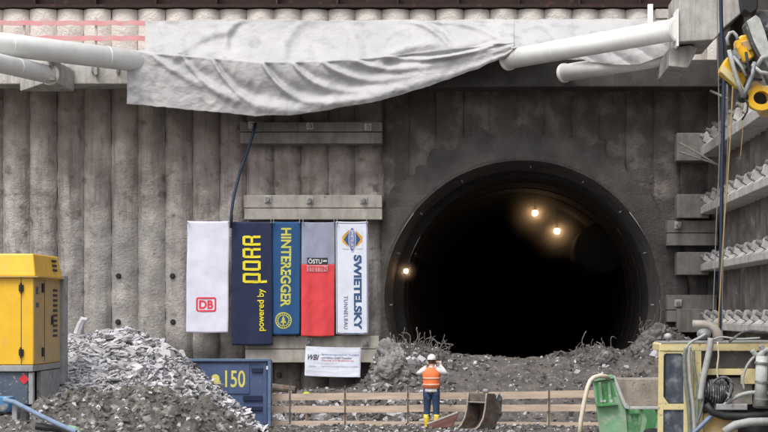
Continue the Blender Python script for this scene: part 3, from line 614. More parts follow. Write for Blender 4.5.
class Banner:
    # cloth rectangle in photo measurements at a real distance; a ripple shared by cloth and print
    def __init__(s, x0, y0, x1, y1, Y, skew=0, amp=.014, fr=9, seed=0):
        s.a = (x0, y0, x1, y1); s.Y = Y; s.skew = skew; s.amp = amp; s.fr = fr; s.seed = seed
    def pt(s, px, py, out=0.0):
        x0, y0, x1, y1 = s.a; v = (py - y0) / (y1 - y0); u = (px - x0) / (x1 - x0)
        w = s.amp * (math.sin(u * s.fr + s.seed + 1.2 * math.sin(v * 3 + s.seed)) * (.4 + .6 * v) + .8 * nz(u * 2, v * 3, s.seed, 1.5)) + .05 * s.amp * math.sin(v * 40) + .45 * s.amp * (1 - 2.2 * abs(nz(u * 3 + v * 2, v * 5 - u, s.seed, 1.3)))
        p = P(px + s.skew * v + .5 * nz(v * 3, s.seed, 0) * (abs(u - .5) * 2), py + .5 * math.sin(u * 3.1), s.Y)
        return Vector((p.x, p.y - w - out, p.z))
    def cloth(s, name, m, parent, y0=None, y1=None, out=0):
        X0, Y0, X1, Y1 = s.a; Y0 = y0 or Y0; Y1 = y1 or Y1
        return solid(MB().grid(24, 60, lambda u, v: s.pt(lerp(X0, X1, u), lerp(Y0, Y1, v), out)).build(name, m, parent, smooth=True), .004)
    def text(s, name, m, parent, txt, x0, y0, x1, y1, rot=0, bold=.02, shear=0, out=.012, spacing=1.0):
        vs, fs = text_polys(txt, bold, shear, spacing); return s.put(name, m, parent, vs, fs, x0, y0, x1, y1, rot, out)
    def put(s, name, m, parent, vs, fs, x0, y0, x1, y1, rot, out=.012):
        def mp(a, b):                          # a along text, b up
            if rot == 0: return lerp(x0, x1, a), lerp(y1, y0, b)
            if rot == 1: return lerp(x1, x0, b), lerp(y1, y0, a)      # reads upward
            return lerp(x0, x1, b), lerp(y0, y1, a)                   # reads downward
        mb = MB(); mb.v = [s.pt(*mp(a, b), out) for a, b in vs]; mb.f = list(fs)
        return mb.build(name, m, parent)
    def poly(s, mb, pts, out=.012):
        mb.add([s.pt(x, y, out) for x, y in pts], [tuple(range(len(pts)))])
    def ring(s, mb, cx, cy, rx, ry, wd, out=.012, n=28, rr=None):
        vs = []; 
        for k in range(n):
            t = 2 * math.pi * k / n; vs.append(s.pt(cx + rx * math.cos(t), cy + ry * math.sin(t), out)); vs.append(s.pt(cx + (rx - wd) * math.cos(t), cy + (ry - wd) * math.sin(t), out))
        mb.add(vs, [(2 * k, 2 * k + 1, (2 * k + 3) % (2 * n), (2 * k + 2) % (2 * n)) for k in range(n)])
G = 'banners hanging side by side on the pile wall'
# 1 white DB banner
b = Banner(187.3, 221, 229.3, 332.5, 49.35, skew=-1.2, amp=.012, seed=1)
t = thing('banner', 'plain white banner with a red DB logo near the bottom', 'banner', P(208, 333, 49.35), G); b.cloth('cloth', M['c_white'], t)
def rrect(x0, y0, x1, y1, r, n=5):
    q = []
    for cx, cy, a0 in ((x1 - r, y0 + r, -90), (x1 - r, y1 - r, 0), (x0 + r, y1 - r, 90), (x0 + r, y0 + r, 180)):
        for k in range(n + 1):
            tt = R(a0 + 90 * k / n); q.append((cx + r * math.cos(tt), cy + r * math.sin(tt)))
    return q
mb = MB(); o_, i_ = rrect(197.0, 296.8, 217.2, 311.2, 2.2), rrect(198.6, 298.4, 215.6, 309.6, 1.2); n_ = len(o_)
mb.add([b.pt(x, y, .012) for x, y in o_] + [b.pt(x, y, .012) for x, y in i_], [(k, (k + 1) % n_, (k + 1) % n_ + n_, k + n_) for k in range(n_)])
mb.build('logo_frame', M['p_red'], t)
b.text('lettering', M['p_red'], t, 'DB', 200.0, 299.8, 214.2, 308.4, 0, .035)
# 2 navy banner
b = Banner(231.3, 221.5, 272.0, 345, 49.28, skew=.6, amp=.016, seed=2.5)
t = thing('banner', 'tall navy banner with big yellow upright PORR letters', 'banner', P(251, 345, 49.28), G); b.cloth('cloth', M['c_navy'], t)
vs = []; fs = []; gw = 1 / 4.8
for i, ch in enumerate('PORR'):
    for q in stroke_glyph(ch):
        n0 = len(vs); qq = []
        for (a_, c_), (d_, e_) in zip(q, q[1:] + q[:1]):
            for s_ in range(4): qq.append((lerp(a_, d_, s_ / 4), lerp(c_, e_, s_ / 4)))
        vs += [(i * gw * 1.265 + x * gw, y) for x, y in qq]; fs.append(tuple(range(n0, n0 + len(qq))))
# split the overlapping strokes by tiny steps in height so no two faces coincide
mb = MB(); k_ = 0
for f in fs:
    pts_ = [vs[i] for i in f]; mb.add([b.pt(lerp(260.5, 242.5, y), lerp(282.5, 235.2, x), .020 + .0012 * (k_ % 6)) for x, y in pts_], [tuple(range(len(pts_)))]); k_ += 1
mb.build('large_lettering', M['p_yel'], t)
b.text('small_lettering', M['p_yel'], t, 'powered by', 257.0, 288.5, 265.6, 330.5, 1, .012, out=.02)
# 3 blue banner
b = Banner(272.6, 221.5, 300.6, 334.5, 49.33, skew=-1.0, amp=.012, seed=4)
t = thing('banner', 'blue banner with pale yellow HINTEREGGER letters above a round emblem', 'banner', P(286, 334, 49.33), G); b.cloth('cloth', M['c_blue'], t)
b.text('lettering', M['p_yel2'], t, 'HINTEREGGER', 281.2, 227.5, 291.6, 306.5, -1, .03)
mb = MB(); b.ring(mb, 284.3, 320, 8.3, 8.3, 1.0); b.ring(mb, 284.3, 320, 5.9, 5.9, .8)
for k_ in range(18):
    tt = 2 * math.pi * k_ / 18; cx, cy = 284.3 + 6.7 * math.cos(tt), 320 + 6.7 * math.sin(tt); b.poly(mb, [(cx - .45, cy - .45), (cx + .45, cy - .45), (cx + .45, cy + .45), (cx - .45, cy + .45)])
b.poly(mb, [(284.3, 315), (286, 319), (282.6, 319)]); b.poly(mb, [(284.3, 317.5), (287.6, 322.5), (281, 322.5)], .014); b.poly(mb, [(283.6, 322), (285, 322), (285, 325), (283.6, 325)], .0155)
mb.build('round_emblem', M['p_yel2'], t)
# 4 grey over red
b = Banner(301.8, 222, 335.0, 336, 49.33, skew=-.8, amp=.022, fr=11, seed=6)
t = thing('banner', 'banner grey above and red below with a small two line logo', 'banner', P(318, 336, 49.33), G)
b.cloth('grey_cloth', M['c_grey'], t, 222, 264.2); b.cloth('red_cloth', M['c_red'], t, 264.2, 336)
mb = MB(); mb.grid(16, 5, lambda u, v: b.pt(lerp(307.5, 328, u), lerp(257.3, 263.8, v), .02)); mb.build('logo_panel', M['p_black'], t)
b.text('lettering', M['p_white'], t, 'ÖSTU', 308.6, 257.9, 322.5, 263.2, 0, .02, out=.036)
mb = MB(); b.poly(mb, [(323.5, 259.8), (327.3, 259.8), (327.3, 261.4), (323.5, 261.4)], .036); mb.build('logo_bar', M['p_white'], t)
mb = MB(); mb.grid(16, 5, lambda u, v: b.pt(lerp(307.5, 328, u), lerp(264.7, 271.2, v), .02)); mb.build('logo_panel', M['p_rose'], t)
b.text('lettering', M['c_red'], t, 'STETTIN', 308.4, 265.5, 327, 270.4, 0, .02, out=.036)
# 5 white SWIETELSKY
b = Banner(335.8, 221.5, 367.8, 334, 49.33, skew=.4, amp=.008, seed=8)
t = thing('banner', 'white banner with blue SWIETELSKY letters and an orange diamond logo on top', 'banner', P(352, 334, 49.33), G); b.cloth('cloth', M['c_white2'], t)
mb = MB()
for q in ([(336.4, 222.4), (367.2, 222.4), (367.2, 223), (336.4, 223)], [(336.4, 332.5), (367.2, 332.5), (367.2, 333.1), (336.4, 333.1)], [(336.4, 223.1), (337.0, 223.1), (337.0, 332.4), (336.4, 332.4)], [(366.6, 223.1), (367.2, 223.1), (367.2, 332.4), (366.6, 332.4)]):
    qq = []
    for (a_, c_), (d_, e_) in zip(q, q[1:] + q[:1]):
        for s_ in range(10): qq.append((lerp(a_, d_, s_ / 10), lerp(c_, e_, s_ / 10)))
    b.poly(mb, qq, .010)
mb.build('border_line', M['p_navy'], t)
b.text('lettering', M['p_navy'], t, 'SWIETELSKY', 353.5, 254.5, 361.5, 329.5, -1, .045)
b.text('small_lettering', M['p_navy'], t, 'TUNNELBAU', 343.6, 295.5, 347.4, 328.5, -1, .0, spacing=1.15)
cx, cy = 352.2, 239
mb = MB(); b.poly(mb, rrect(cx - 10, cy - 9.5, cx + 10, cy + 9.5, 1.5), .010); mb.build('logo_square', M['p_orange'], t)
mb = MB(); b.poly(mb, [(cx, cy - 11.5), (cx + 8.5, cy), (cx, cy + 11.5), (cx - 8.5, cy)], .013); mb.build('logo_diamond', M['p_navy'], t)
mb = MB()
for s_ in (-1, 1): b.poly(mb, [(cx + s_ * 10, cy - 9.5), (cx + s_ * 3, cy - 9.5), (cx + s_ * 10, cy - 2.5)], .016); b.poly(mb, [(cx + s_ * 10, cy + 9.5), (cx + s_ * 3, cy + 9.5), (cx + s_ * 10, cy + 2.5)], .016)
mb.build('logo_corner', M['c_white2'], t)
mb = MB(); b.poly(mb, [(cx + 3.6 * math.cos(k * math.pi / 12), cy + 12.5 * math.sin(k * math.pi / 12)) for k in range(24)], .018); mb.build('logo_oval', M['p_white'], t)
mb = MB(); b.poly(mb, [(cx + 3.0 * math.cos(k * math.pi / 12), cy + 11.7 * math.sin(k * math.pi / 12)) for k in range(24)], .020); mb.build('logo_oval_field', M['p_blue'], t)
b.text('logo_lettering', M['p_white'], t, 'SWIETELSKY', cx - 1.5, cy - 9.5, cx + 1.5, cy + 9.5, -1, .02, out=.023)
for bn, xs in ((0, (188, 228.5)), (1, (232.5, 271)), (2, (273.5, 299.5)), (3, (303, 334)), (4, (337, 366.5))):
    tt_ = [o for o in scene.objects if o.name.startswith('banner') and o.type == 'EMPTY'][bn]
    for x_ in xs:
        MB().tube([P(x_, 222.3, 49.27), P(x_ + .3, 216, 49.45 if x_ > 242 else 50.0)], .010, 6).build('tie_cord', M['grope'], tt_)
        MB().tube([P(x_, 222.6, 49.30), P(x_, 222.6, 49.22)], .022, 10).build('eyelet', M['galv'], tt_)
# small white sign
b = Banner(305.5, 346.2, 361.2, 375.8, 49.2, skew=0, amp=.010, fr=5, seed=3)
def tilt(px, py, out=0.0, b=b, f=Banner.pt):
    return f(b, px + (1.5 if py > 0 else 0) * 0 - (py - 346) * .03, py + (px - 305) * .025, out)
b.pt = tilt
t = thing('company_sign', 'small white sheet sign lettered WBI tied to the bottom waler beam', 'sign', P(333, 377, 49.2)); b.cloth('sheet', M['c_white2'], t)
b.text('lettering', M['p_black'], t, 'WBI', 308.2, 354, 319.5, 359.5, 0, .015, shear=.35)
b.text('lettering_line', M['p_blue'], t, 'Beratende Ingenieure für Grundbau', 322, 352.6, 359, 354.8, 0, .0)
b.text('lettering_line', M['p_black'], t, 'und Felsbau GmbH Tunnelbau', 322, 355.6, 352, 357.7, 0, .0)
b.text('lettering_line', M['p_red'], t, 'Planung und Bauberatung', 322, 358.4, 354, 360.4, 0, .0)
b.text('lettering_line', M['p_grey'], t, 'Aachen', 310, 364.8, 316, 366.3, 0, .0)
b.text('lettering_line', M['p_grey'], t, 'Ingenieurbüro Stuttgart Planung im Tunnelbau', 322, 364.4, 359, 366.3, 0, .0)
for px in (306, 361): MB().tube([P(px, 346.8 + (px - 306) * .025, 49.18), P(px + (px - 333) * .05, 342, 49.5)], .012, 6).build('tie', M['grope'], t)

# ------------------------------------------------------------------ rubble, mud heap
class Rubble:
    def __init__(s): s.mb = MB(); s.mi = []
    def rock(s, c, d, rot, rg, mi): n0 = len(s.mb.f); s.mb.rock(c, d, rot, rg); s.mi += [mi] * (len(s.mb.f) - n0)
    def base(s, nu, nv, fn, mi): n0 = len(s.mb.f); s.mb.grid(nu, nv, fn); s.mi += [mi] * (len(s.mb.f) - n0)
    def build(s, name, mats, parent=None):
        o = s.mb.build(name, mats[0], parent)
        for m in mats[1:]: o.data.materials.append(m)
        for p, i in zip(o.data.polygons, s.mi): p.material_index = i
        return o
rg = random.Random(11)
heap_px = [(30, 345), (66, 336), (80, 333), (95, 329), (112, 327), (130, 326), (146, 331), (160, 338), (176, 348), (192, 361), (212, 379), (232, 397), (255, 417), (270, 430), (284, 440), (300, 450)]
HY = 41.2
def heap_h(x, y):
    px = VX + x / HY * F; zc = wz(interp(heap_px, px) + 3, HY)
    d = y - HY
    z = zc - (.42 * -d if d < 0 else .9 * d) + .10 * fbm(x, y, 0, .9, 4, 21)
    return z
def heap_n(x, y):
    e_ = .15; return Vector((heap_h(x - e_, y) - heap_h(x + e_, y), heap_h(x, y - e_) - heap_h(x, y + e_), 2 * e_)).normalized()
hp = Rubble()
hp.base(90, 80, lambda u, v: (lerp(-12.2, -4.2, u), lerp(36, 43, v), heap_h(lerp(-12.2, -4.2, u), lerp(36, 43, v)) - .06 + .08 * fbm(u * 30, v * 30, 0, 1.5)), 0)
rock_lump = []
def scatter(rb, n, xr, yr, hfn, nfn, smin, smax, flat, mats_w, zmin=.02, pw=2.6, cond=None, tilt=.3):
    for _ in range(n):
        x, y = rg.uniform(*xr), rg.uniform(*yr); z = hfn(x, y)
        if z < zmin or (cond and not cond(x, y, z)): continue
        sz = smin + (smax - smin) * rg.random() ** pw
        q = nfn(x, y).to_track_quat('Z', 'Y').to_euler() if nfn else Euler((0, 0, 0))
        rot = (q.x + rg.gauss(0, tilt), q.y + rg.gauss(0, tilt), rg.uniform(0, 6.3))
        r = rg.random(); mi = 0
        for i, w in enumerate(mats_w):
            if r < w: mi = i; break
            r -= w
        rb.rock((x, y, z + sz * .05), (sz, sz * rg.uniform(.45, .95), sz * rg.uniform(*flat)), rot, rg, mi)
scatter(hp, 20000, (-12, -4.3), (37.2, 42.0), heap_h, heap_n, .03, .21, (.14, .36), (.60, .16, .24), pw=2.8, tilt=.26)
scatter(hp, 900, (-12, -4.3), (37.5, 42.0), heap_h, heap_n, .15, .44, (.10, .22), (.5, .38, .12), pw=2.0, tilt=.2)
tag(hp.build('rubble_heap', [M['slate'], M['slate_pale'], M['slate_dark']]), 'big heap of broken pale grey slate rubble behind the yellow generator', 'rubble', kind='stuff')
mud_px = [(-30, 412), (10, 414), (26, 408), (40, 398), (52, 393), (64, 391), (76, 387), (88, 391), (104, 388), (120, 386), (138, 385), (155, 384), (172, 388), (190, 395), (208, 402), (224, 411), (240, 420), (256, 430), (272, 442), (300, 460)]
MY = 34.6
def mud_h(x, y):
    px = VX + x / MY * F; zc = wz(interp(mud_px, px), MY); d = y - MY
    return zc - (.30 * -d if d < 0 else .75 * d) + .20 * fbm(x, y, 0, 1.0, 5, 31) + .34 * (abs(nz(x, y, 0, 1.9, 4)) - .3) + .20 * (abs(nz(x, y, 0, 4.0, 9)) - .3) + .07 * fbm(x, y, 0, 7, 4, 7)
def mud_n(x, y):
    e_ = .15; return Vector((mud_h(x - e_, y) - mud_h(x + e_, y), mud_h(x, y - e_) - mud_h(x, y + e_), 2 * e_)).normalized()
md = Rubble()
md.base(330, 200, lambda u, v: (lerp(-11.5, -3.3, u), lerp(31.5, 37.6, v), mud_h(lerp(-11.5, -3.3, u), lerp(31.5, 37.6, v))), 0)
scatter(md, 5200, (-11, -3.5), (31.8, 36), mud_h, mud_n, .02, .16, (.35, .8), (.74, .09, .13, .04), pw=3.0, zmin=-.3)
scatter(md, 140, (-11, -3.5), (31.8, 36), mud_h, mud_n, .10, .32, (.3, .6), (.55, .25, .1, .10), pw=2.0, zmin=-.3)
tag(md.build('mud_heap', [M['brownmud'], M['slate'], M['bank'], M['slate_pale']]), 'lumpy brown clay heap in front of the grey rubble', 'mud', kind='stuff')
# a few big slabs one could lift off
slab_spots = [(104, 352, .75, 0), (90, 362, .6, 1), (147, 352, .55, 1), (118, 338, .5, 0), (166, 352, .8, 1), (206, 392, .6, 1), (180, 372, .55, 0), (80, 350, .5, 0), (228, 402, .5, 1), (135, 368, .7, 1), (98, 378, .65, 0), (158, 366, .5, 0)]
for px, py, s_, pale in slab_spots:
    Y = 41.0
    for _ in range(40):
        p = P(px, py, Y)
        if p.z > heap_h(p.x, Y) : break
        Y -= .1
    Y = 41.0
    while Y > 37 and P(px, py, Y).z < heap_h(P(px, py, Y).x, Y): Y -= .05
    p = P(px, py, Y); n_ = heap_n(p.x, Y).to_track_quat('Z', 'Y').to_euler()
    s_ *= .72; mb = MB(); mb.rock((0, 0, -.02), (s_, s_ * .7, s_ * .26), (n_.x + rg.gauss(0, .3), n_.y + rg.gauss(0, .3), rg.uniform(0, 6)), rg)
    mb.v = [v + p for v in mb.v]
    tag(mb.build('rock_slab', M['slate_pale'] if pale else M['slate'], bevel=.01), 'flat slab of grey slate lying loose on the slope of the rubble heap', 'rock', 'large slabs lying on the rubble heap')
tag(MB().tube([P(77, 334, 40.9), P(80, 325, 40.9), P(83, 319.5, 40.9), P(87, 320, 40.9)], [.10, .09, .09, .05], 7).build('bent_hose_end', M['slate_pale']), 'short bent pale pipe end sticking up from the rubble behind the generator', 'pipe')
# stones over the excavated bank and the ground by the fence
gs = Rubble()
def gz_(x, y): return ground_z(x, y)
def gn_(x, y):
    e_ = .2; return Vector((gz_(x - e_, y) - gz_(x + e_, y), gz_(x, y - e_) - gz_(x, y + e_), 2 * e_)).normalized()
scatter(gs, 9000, (-7.5, 7.2), (38.5, 49.2), gz_, gn_, .02, .15, (.4, .9), (.66, .14, .04, .16), pw=3.6, zmin=-1)
scatter(gs, 900, (-3.0, -.6), (44.3, 48.6), gz_, gn_, .04, .30, (.4, .8), (.46, .30, .01, .23), pw=2.6, zmin=-1)
scatter(gs, 420, (2.2, 6.6), (44.3, 48.8), gz_, gn_, .04, .32, (.4, .8), (.70, .08, .00, .22), pw=3.0, zmin=-1)
scatter(gs, 1300, (-3.6, 1.5), (38.5, 43.2), gz_, gn_, .03, .20, (.4, .8), (.60, .18, .03, .19), pw=3.0, zmin=-1)
scatter(gs, 500, (-6.0, -2.8), (43.6, 46.5), gz_, gn_, .06, .34, (.3, .7), (.46, .32, .03, .19), pw=2.6, zmin=-1)
tag(gs.build('loose_stones', [M['bank'], M['slate'], M['slate_pale'], M['slate_dark']]), 'loose stones scattered over the dug earth bank', 'stones', kind='stuff')
for i, (px, py, s_, lab) in enumerate(((392, 356, .95, 'pale broken concrete lump at the left foot of the tunnel mouth'), (390, 374, 1.0, 'broad pale concrete lump low at the left end of the earth bank'), (655, 341, .75, 'rough grey rock lying below the lower waler right of the tunnel'), (640, 352, .5, 'grey rock on the bank between the tunnel mouth and the yellow cab'), (605, 362, .55, 'grey rock on the bank just above the green skip'), (582, 362, .45, 'smaller grey rock on the bank left of the one above the green skip'))):
    Y = 48.5
    while Y > 42 and P(px, py, Y).z < gz_(P(px, py, Y).x, Y): Y -= .05
    p = P(px, py, Y)
    bm = bmesh.new(); bmesh.ops.create_icosphere(bm, subdivisions=5, radius=.47)
    for v in bm.verts:
        c = v.co.copy(); f = 1 + .6 * nz(c.x, c.y, c.z, 2.1, i * 5) + .30 * (abs(nz(c.x, c.y, c.z, 4.5, i)) - .25) + .30 * fbm(c.x, c.y, c.z, 7, 4, i); v.co = Vector((c.x * f * s_, c.y * f * s_ * .7, c.z * f * s_ * 1.05)) + p
    me = bpy.data.meshes.new('boulder'); bm.to_mesh(me); bm.free(); me.materials.append(M['lump' if i < 2 else 'slate_dark'])
    o = bpy.data.objects.new('boulder', me); col.objects.link(o); tag(o, lab, 'rock', 'boulders on the earth bank')
# tangled reinforcement
def tangle(label, cpx, cpy, wpx, n, Lm, seed, Y=47.9, up=1.0):
    rr = random.Random(seed); mb = MB()
    for _ in range(n):
        p = P(cpx + rr.uniform(-wpx, wpx), cpy + rr.uniform(0, 14), Y + rr.uniform(-.7, .3))
        az = rr.uniform(0, 6.28); el = rr.gauss(.25, .45) * up; L = Lm * rr.uniform(.25, 1.0) * (1.5 if rr.random() < .08 else 1); pts = [p]; st = L / 12
        ca, ce = rr.gauss(0, .16), rr.gauss(-.03, .12)
        for k in range(12):
            az += ca + rr.gauss(0, .22); el += ce + rr.gauss(0, .22)
            if rr.random() < .15: az += rr.gauss(0, .9); el += rr.gauss(0, .5); ca, ce = rr.gauss(0, .25), rr.gauss(-.05, .2)
            d = Vector((math.cos(az) * math.cos(el), math.sin(az) * math.cos(el) * .5, math.sin(el))); pts.append(pts[-1] + d * st)
        mb.tube(pts, rr.choice((.007, .010, .010, .014)), 5)
    return tag(mb.build('rebar_tangle', M['rebar'], smooth=True), label, 'scrap steel', 'tangles of bent reinforcing bars', 'stuff')
tangle('tangle of bent reinforcing bars on the bank left of the worker in orange', 419, 350, 25, 260, .8, 3)
tangle('tangle of bent reinforcing bars on the bank above the green skip', 592, 350, 17, 90, .8, 5, up=1.3)
tangle('few bent reinforcing bars sticking up right of the tunnel mouth', 648, 330, 8, 22, 1.2, 9, Y=48.4, up=1.2)

# ------------------------------------------------------------------ board fence
FY = 43.2
fence = thing('board_fence', 'low fence of three pale wooden board rows across the foot of the earth bank', 'fence', (0, FY, 0))
rows = [((394.2, 400.6), (390.2, 397.6)), ((405.9, 412.6), (404.7, 411.6)), ((420.6, 427.8), (422.6, 430.4))]
for li, (l_, r_) in enumerate(rows):
    for x0_, x1_ in ((268.5, 407.6), (408.1, 548.4), (549, 616)):
        def yy(px, i): t = (px - 270) / 330; return lerp(l_[i], r_[i], t)
        dy = rg.uniform(-.4, .4); th = .035
        poly = []
        N = 14
        pts_t = [(lerp(x0_, x1_, k / N), yy(lerp(x0_, x1_, k / N), 0) + dy + .25 * nz(k * .6, li, x0_)) for k in range(N + 1)]
        pts_b = [(lerp(x0_, x1_, k / N), yy(lerp(x0_, x1_, k / N), 1) + dy + .25 * nz(k * .6 + 9, li, x0_)) for k in range(N, -1, -1)]
        MB().prism(pts_t + pts_b, lambda a_, b_, y: (wx(a_, FY), y, wz(b_, FY)), FY - th + rg.uniform(-.01, .01), FY).build('board', M['wood'], fence)
for px in (290, 345, 407.8, 478, 548.7, 606):
    MB().box((wx(px, FY), FY - .05, .48), (.030, .030, 1.12)).build('fence_post', M['dark_metal'], fence)
    MB().box((wx(px, FY), FY + .07, .42), (.08, .08, .96)).build('post_timber', M['wood'], fence)
tag(MB().ball(P(306.5, 396.5, 43.5), (.13, .15, .13), 16, 8, -.3).tube([P(306.5, 396.7, 43.5), P(306.5, 397.4, 43.5)], .17, 16).build('hard_hat', M['lime'], smooth=True), 'lime yellow hard hat showing over the top fence board', 'helmet')
tag(MB().tube([P(306.5, 396.5, 43.5), P(306.5, 432, 43.5)], .035, 8).build('stake', M['wood']), 'wooden stake behind the fence carrying the lime yellow hard hat', 'stake')
mb = MB(); pA, pB = P(268, 386.5, 45.2), P(296, 390, 45.0); mb.tube([pA, pB], .10, 10)
tag(mb.build('rusty_pipe', M['bucket']), 'reddish rusty pipe lying behind the fence next to the blue container', 'pipe')
tag(MB().tube([P(281, 401, 43.0), P(289, 424, 42.8)], .022, 8).build('fence_bar', M['galv']), 'thin pale steel bar leaning on the fence beside the blue container', 'bar')

# ------------------------------------------------------------------ blue container
CY = 42.7
ct = thing('blue_container', 'dusty blue steel container lettered 150 half buried behind the rubble heap', 'container', P(232, 431, CY))
zt_, zb_ = wz(360, CY), 0.0; xl, xr = wx(150, CY), wx(270.5, CY)
MB().box(((xl + xr) / 2, CY + .35, (zt_ + zb_) / 2), (xr - xl - .06, .6, zt_ - zb_ - .05)).build('shell', M['container'], ct)
mb = MB(); mb.pbox(150, 358.8, 270.5, 361.4, CY - .04, .1); mb.build('top_rail', M['cont_edge'], ct, bevel=.008)
mb = MB(); mb.pbox(267.8, 361.5, 270.9, 430.5, CY - .04, .1); mb.build('corner_post', M['cont_edge'], ct, bevel=.008)
mb = MB(); mb.pbox(150, 425, 267.7, 430, CY - .03, .1); mb.build('bottom_rail', M['cont_edge'], ct, bevel=.008)
for (x_0, y_0, x_1, y_1) in ((251.5, 368, 262.5, 372.3), (243, 395.6, 262, 400.8), (240, 406.5, 262, 410.5)):
    mb = MB(); mb.pbox(x_0, y_0, x_1, y_1, CY - .005, .06); mb.build('hinge_bar', M['c_navy'], ct, bevel=.006)
for (x_0, y_0, x_1, y_1) in ((150, 364, 249.5, 394), (150, 402, 239, 424), (262.8, 362, 267, 424)):
    mb = MB(); mb.pbox(x_0, y_0, x_1, y_1, CY + .025, .06); mb.build('door_panel', M['container'], ct, bevel=.012)
mb = MB(); mb.pbox(266.3, 366, 268, 369.5, CY - .055, .02); mb.build('white_mark', M['p_white'], ct)
def flat_text(parent, m, txt, x0_, y0_, x1_, y1_, Y, bold=.02, name='lettering'):
    vs, fs = text_polys(txt, bold); mb = MB(); mb.v = [P(lerp(x0_, x1_, a_), lerp(y1_, y0_, b_), Y) for a_, b_ in vs]; mb.f = list(fs); return mb.build(name, m, parent)
flat_text(ct, M['yel_print'], '150', 225.2, 370.3, 245.2, 387.4, CY + .018, .012)
flat_text(ct, M['yel_print'], 'a', 211.5, 374.2, 220.6, 387.4, CY + .018, .08)

# ------------------------------------------------------------------ yellow generator on its trailer
GY = 36.0; GX = wx(33.5, GY); GXL = wx(-75, GY); GD = 2.28
gen = thing('generator', 'yellow compressor cabinet with louvred side on a blue grey carrier frame', 'generator', P(20, 405, GY))
zb_, ze_, zr_ = wz(364.8, GY), wz(277, GY), wz(253.5, GY)
MB().box(((GX + GXL) / 2, GY + GD / 2, (zb_ + ze_) / 2), (GX - GXL, GD, ze_ - zb_)).build('cabinet', M['yellow'], gen, bevel=.02)
mb = MB(); mb.add([(GXL, GY - .04, ze_ + .012), (GX + .05, GY - .04, ze_ + .012), (GX + .05, GY + GD + .05, ze_ + .012), (GXL, GY + GD + .05, ze_ + .012),
   (GXL, GY + .06, zr_), (GX - .02, GY + .06, zr_), (GX - .02, GY + GD - .05, zr_), (GXL, GY + GD - .05, zr_)], [(3, 2, 1, 0), (4, 5, 6, 7), (0, 1, 5, 4), (1, 2, 6, 5), (2, 3, 7, 6), (3, 0, 4, 7)])
mb.build('roof', M['yellow'], gen, bevel=.03)
MB().box(((GXL + GX) / 2 + .02, GY + GD / 2, ze_ + .005), (GX - GXL + .2, GD + .2, .022)).build('eave', M['dyellow'], gen)
MB().box((GX + .004, GY + GD / 2, (zb_ + ze_) / 2 - .01), (.012, GD - .08, ze_ - zb_ - .08)).build('side_door', M['dyellow'], gen)
for px in (21.2, -14, -50):
    x_ = wx(px, GY); MB().box((x_, GY - .002, (zb_ + ze_) / 2), (.012, .012, ze_ - zb_ - .02)).build('door_gap', M['black'], gen)
    if px > 0:
        for py in (288, 352.5):
            c = P(px, py, GY - .02); hb = MB().box(c, (.10, .05, .14)).build('hinge', M['black'], gen, bevel=.01); MB().tube([c + Vector((0, -.03, -.11)), c + Vector((0, -.03, .11))], .022, 8).build('hinge_pin', M['black'], hb)
def sx(px): return GX * F / (px - VX)           # distance on the side face seen at photo column px
for k_ in range(10):
    z_ = wz(290.5 + k_ * 5.0, 38.0); MB().box((GX + .012, (sx(52.4) + sx(56.6)) / 2, z_), (.02, .36, .055)).build('louvre', M['black'], gen)
for k_ in range(3):
    z_ = wz(261.5 + k_ * 4.6, 38.0); MB().box((GX + .032 - .012 * (2 - k_) , (sx(51.5) + sx(55.5)) / 2, z_), (.03, .34, .05)).build('roof_louvre', M['black'], gen)
for (px, py, w_, h_) in ((36.5, 289, .20, .10), (36.5, 293, .2, .05), (36.8, 305, .22, .10)): MB().box((GX + .012, sx(px), wz(py, sx(px))), (.01, w_, h_)).build('label_plate', M['dark_metal'], gen)
for (px, py) in ((41.5, 288), (41.5, 352), (51, 320)): MB().box((GX + .03, sx(px), wz(py, sx(px))), (.05, .07, .2)).build('latch', M['black'], gen, bevel=.01)
MB().box((GX + .012, sx(44), (zb_ + ze_) / 2), (.012, .014, ze_ - zb_ - .1)).build('side_gap', M['black'], gen)
MB().box((GX - .18, GY + GD + .30, wz(330, 38.5)), (.50, .40, 2.5)).build('radiator_box', M['lgrey'], gen, bevel=.02)
MB().box((GX + .078, GY + GD + .32, wz(292, 38.6)), (.012, .22, .3)).build('notice_plate', M['pale_wedge'], gen)
zc_ = wz(371.5, GY)
MB().box(((GXL + GX) / 2 - .05, GY + 1.5, (zb_ + zc_) / 2 - .006), (GX - GXL + .1, 3.1, zb_ - zc_ - .01)).build('deck', M['lgrey'], gen, bevel=.015)
z0_ = wz(404, GY)
MB().box(((GXL + GX) / 2 - .12, GY + .12, (zc_ + z0_) / 2 - .01), (GX - GXL - .02, .2, zc_ - z0_)).build('front_apron', M['bluegrey'], gen, bevel=.015)
for (a_, b_, dz_) in ((33.5, 35.2, 0), (41.5, 60.5, .0), (65.6, 67.5, 0)):
    ya, yb2 = sx(a_) , min(sx(b_), GY + 3.0); MB().box((GX - .06, (ya + yb2) / 2, (zc_ + z0_) / 2 - .016), (.10, max(.06, yb2 - ya), zc_ - z0_ - .01)).build('side_apron', M['lgrey'], gen, bevel=.01)
MB().box((GX - .9, GY + 1.5, (zc_ + z0_) / 2 - .02), (1.2, 2.8, zc_ - z0_ - .1)).build('under_box', M['black'], gen)
for (x_, y_) in ((GX - .3, GY + .3), (GX - .3, GY + 2.7), (GX - 2.1, GY + .3)):
    MB().box((x_, y_, z0_ / 2), (.16, .16, z0_ + .2)).build('leg', M['bluegrey'], gen)
h_ = MB(); c = P(24, 379.2, GY + .005); h_.prism([(c.x + .115 * math.cos(R(90 * k)), c.z + .115 * math.sin(R(90 * k))) for k in range(4)], lambda a_, b_, y: (a_, y, b_), GY + .006, GY + .02); h_.build('red_sign', M['red'], gen)
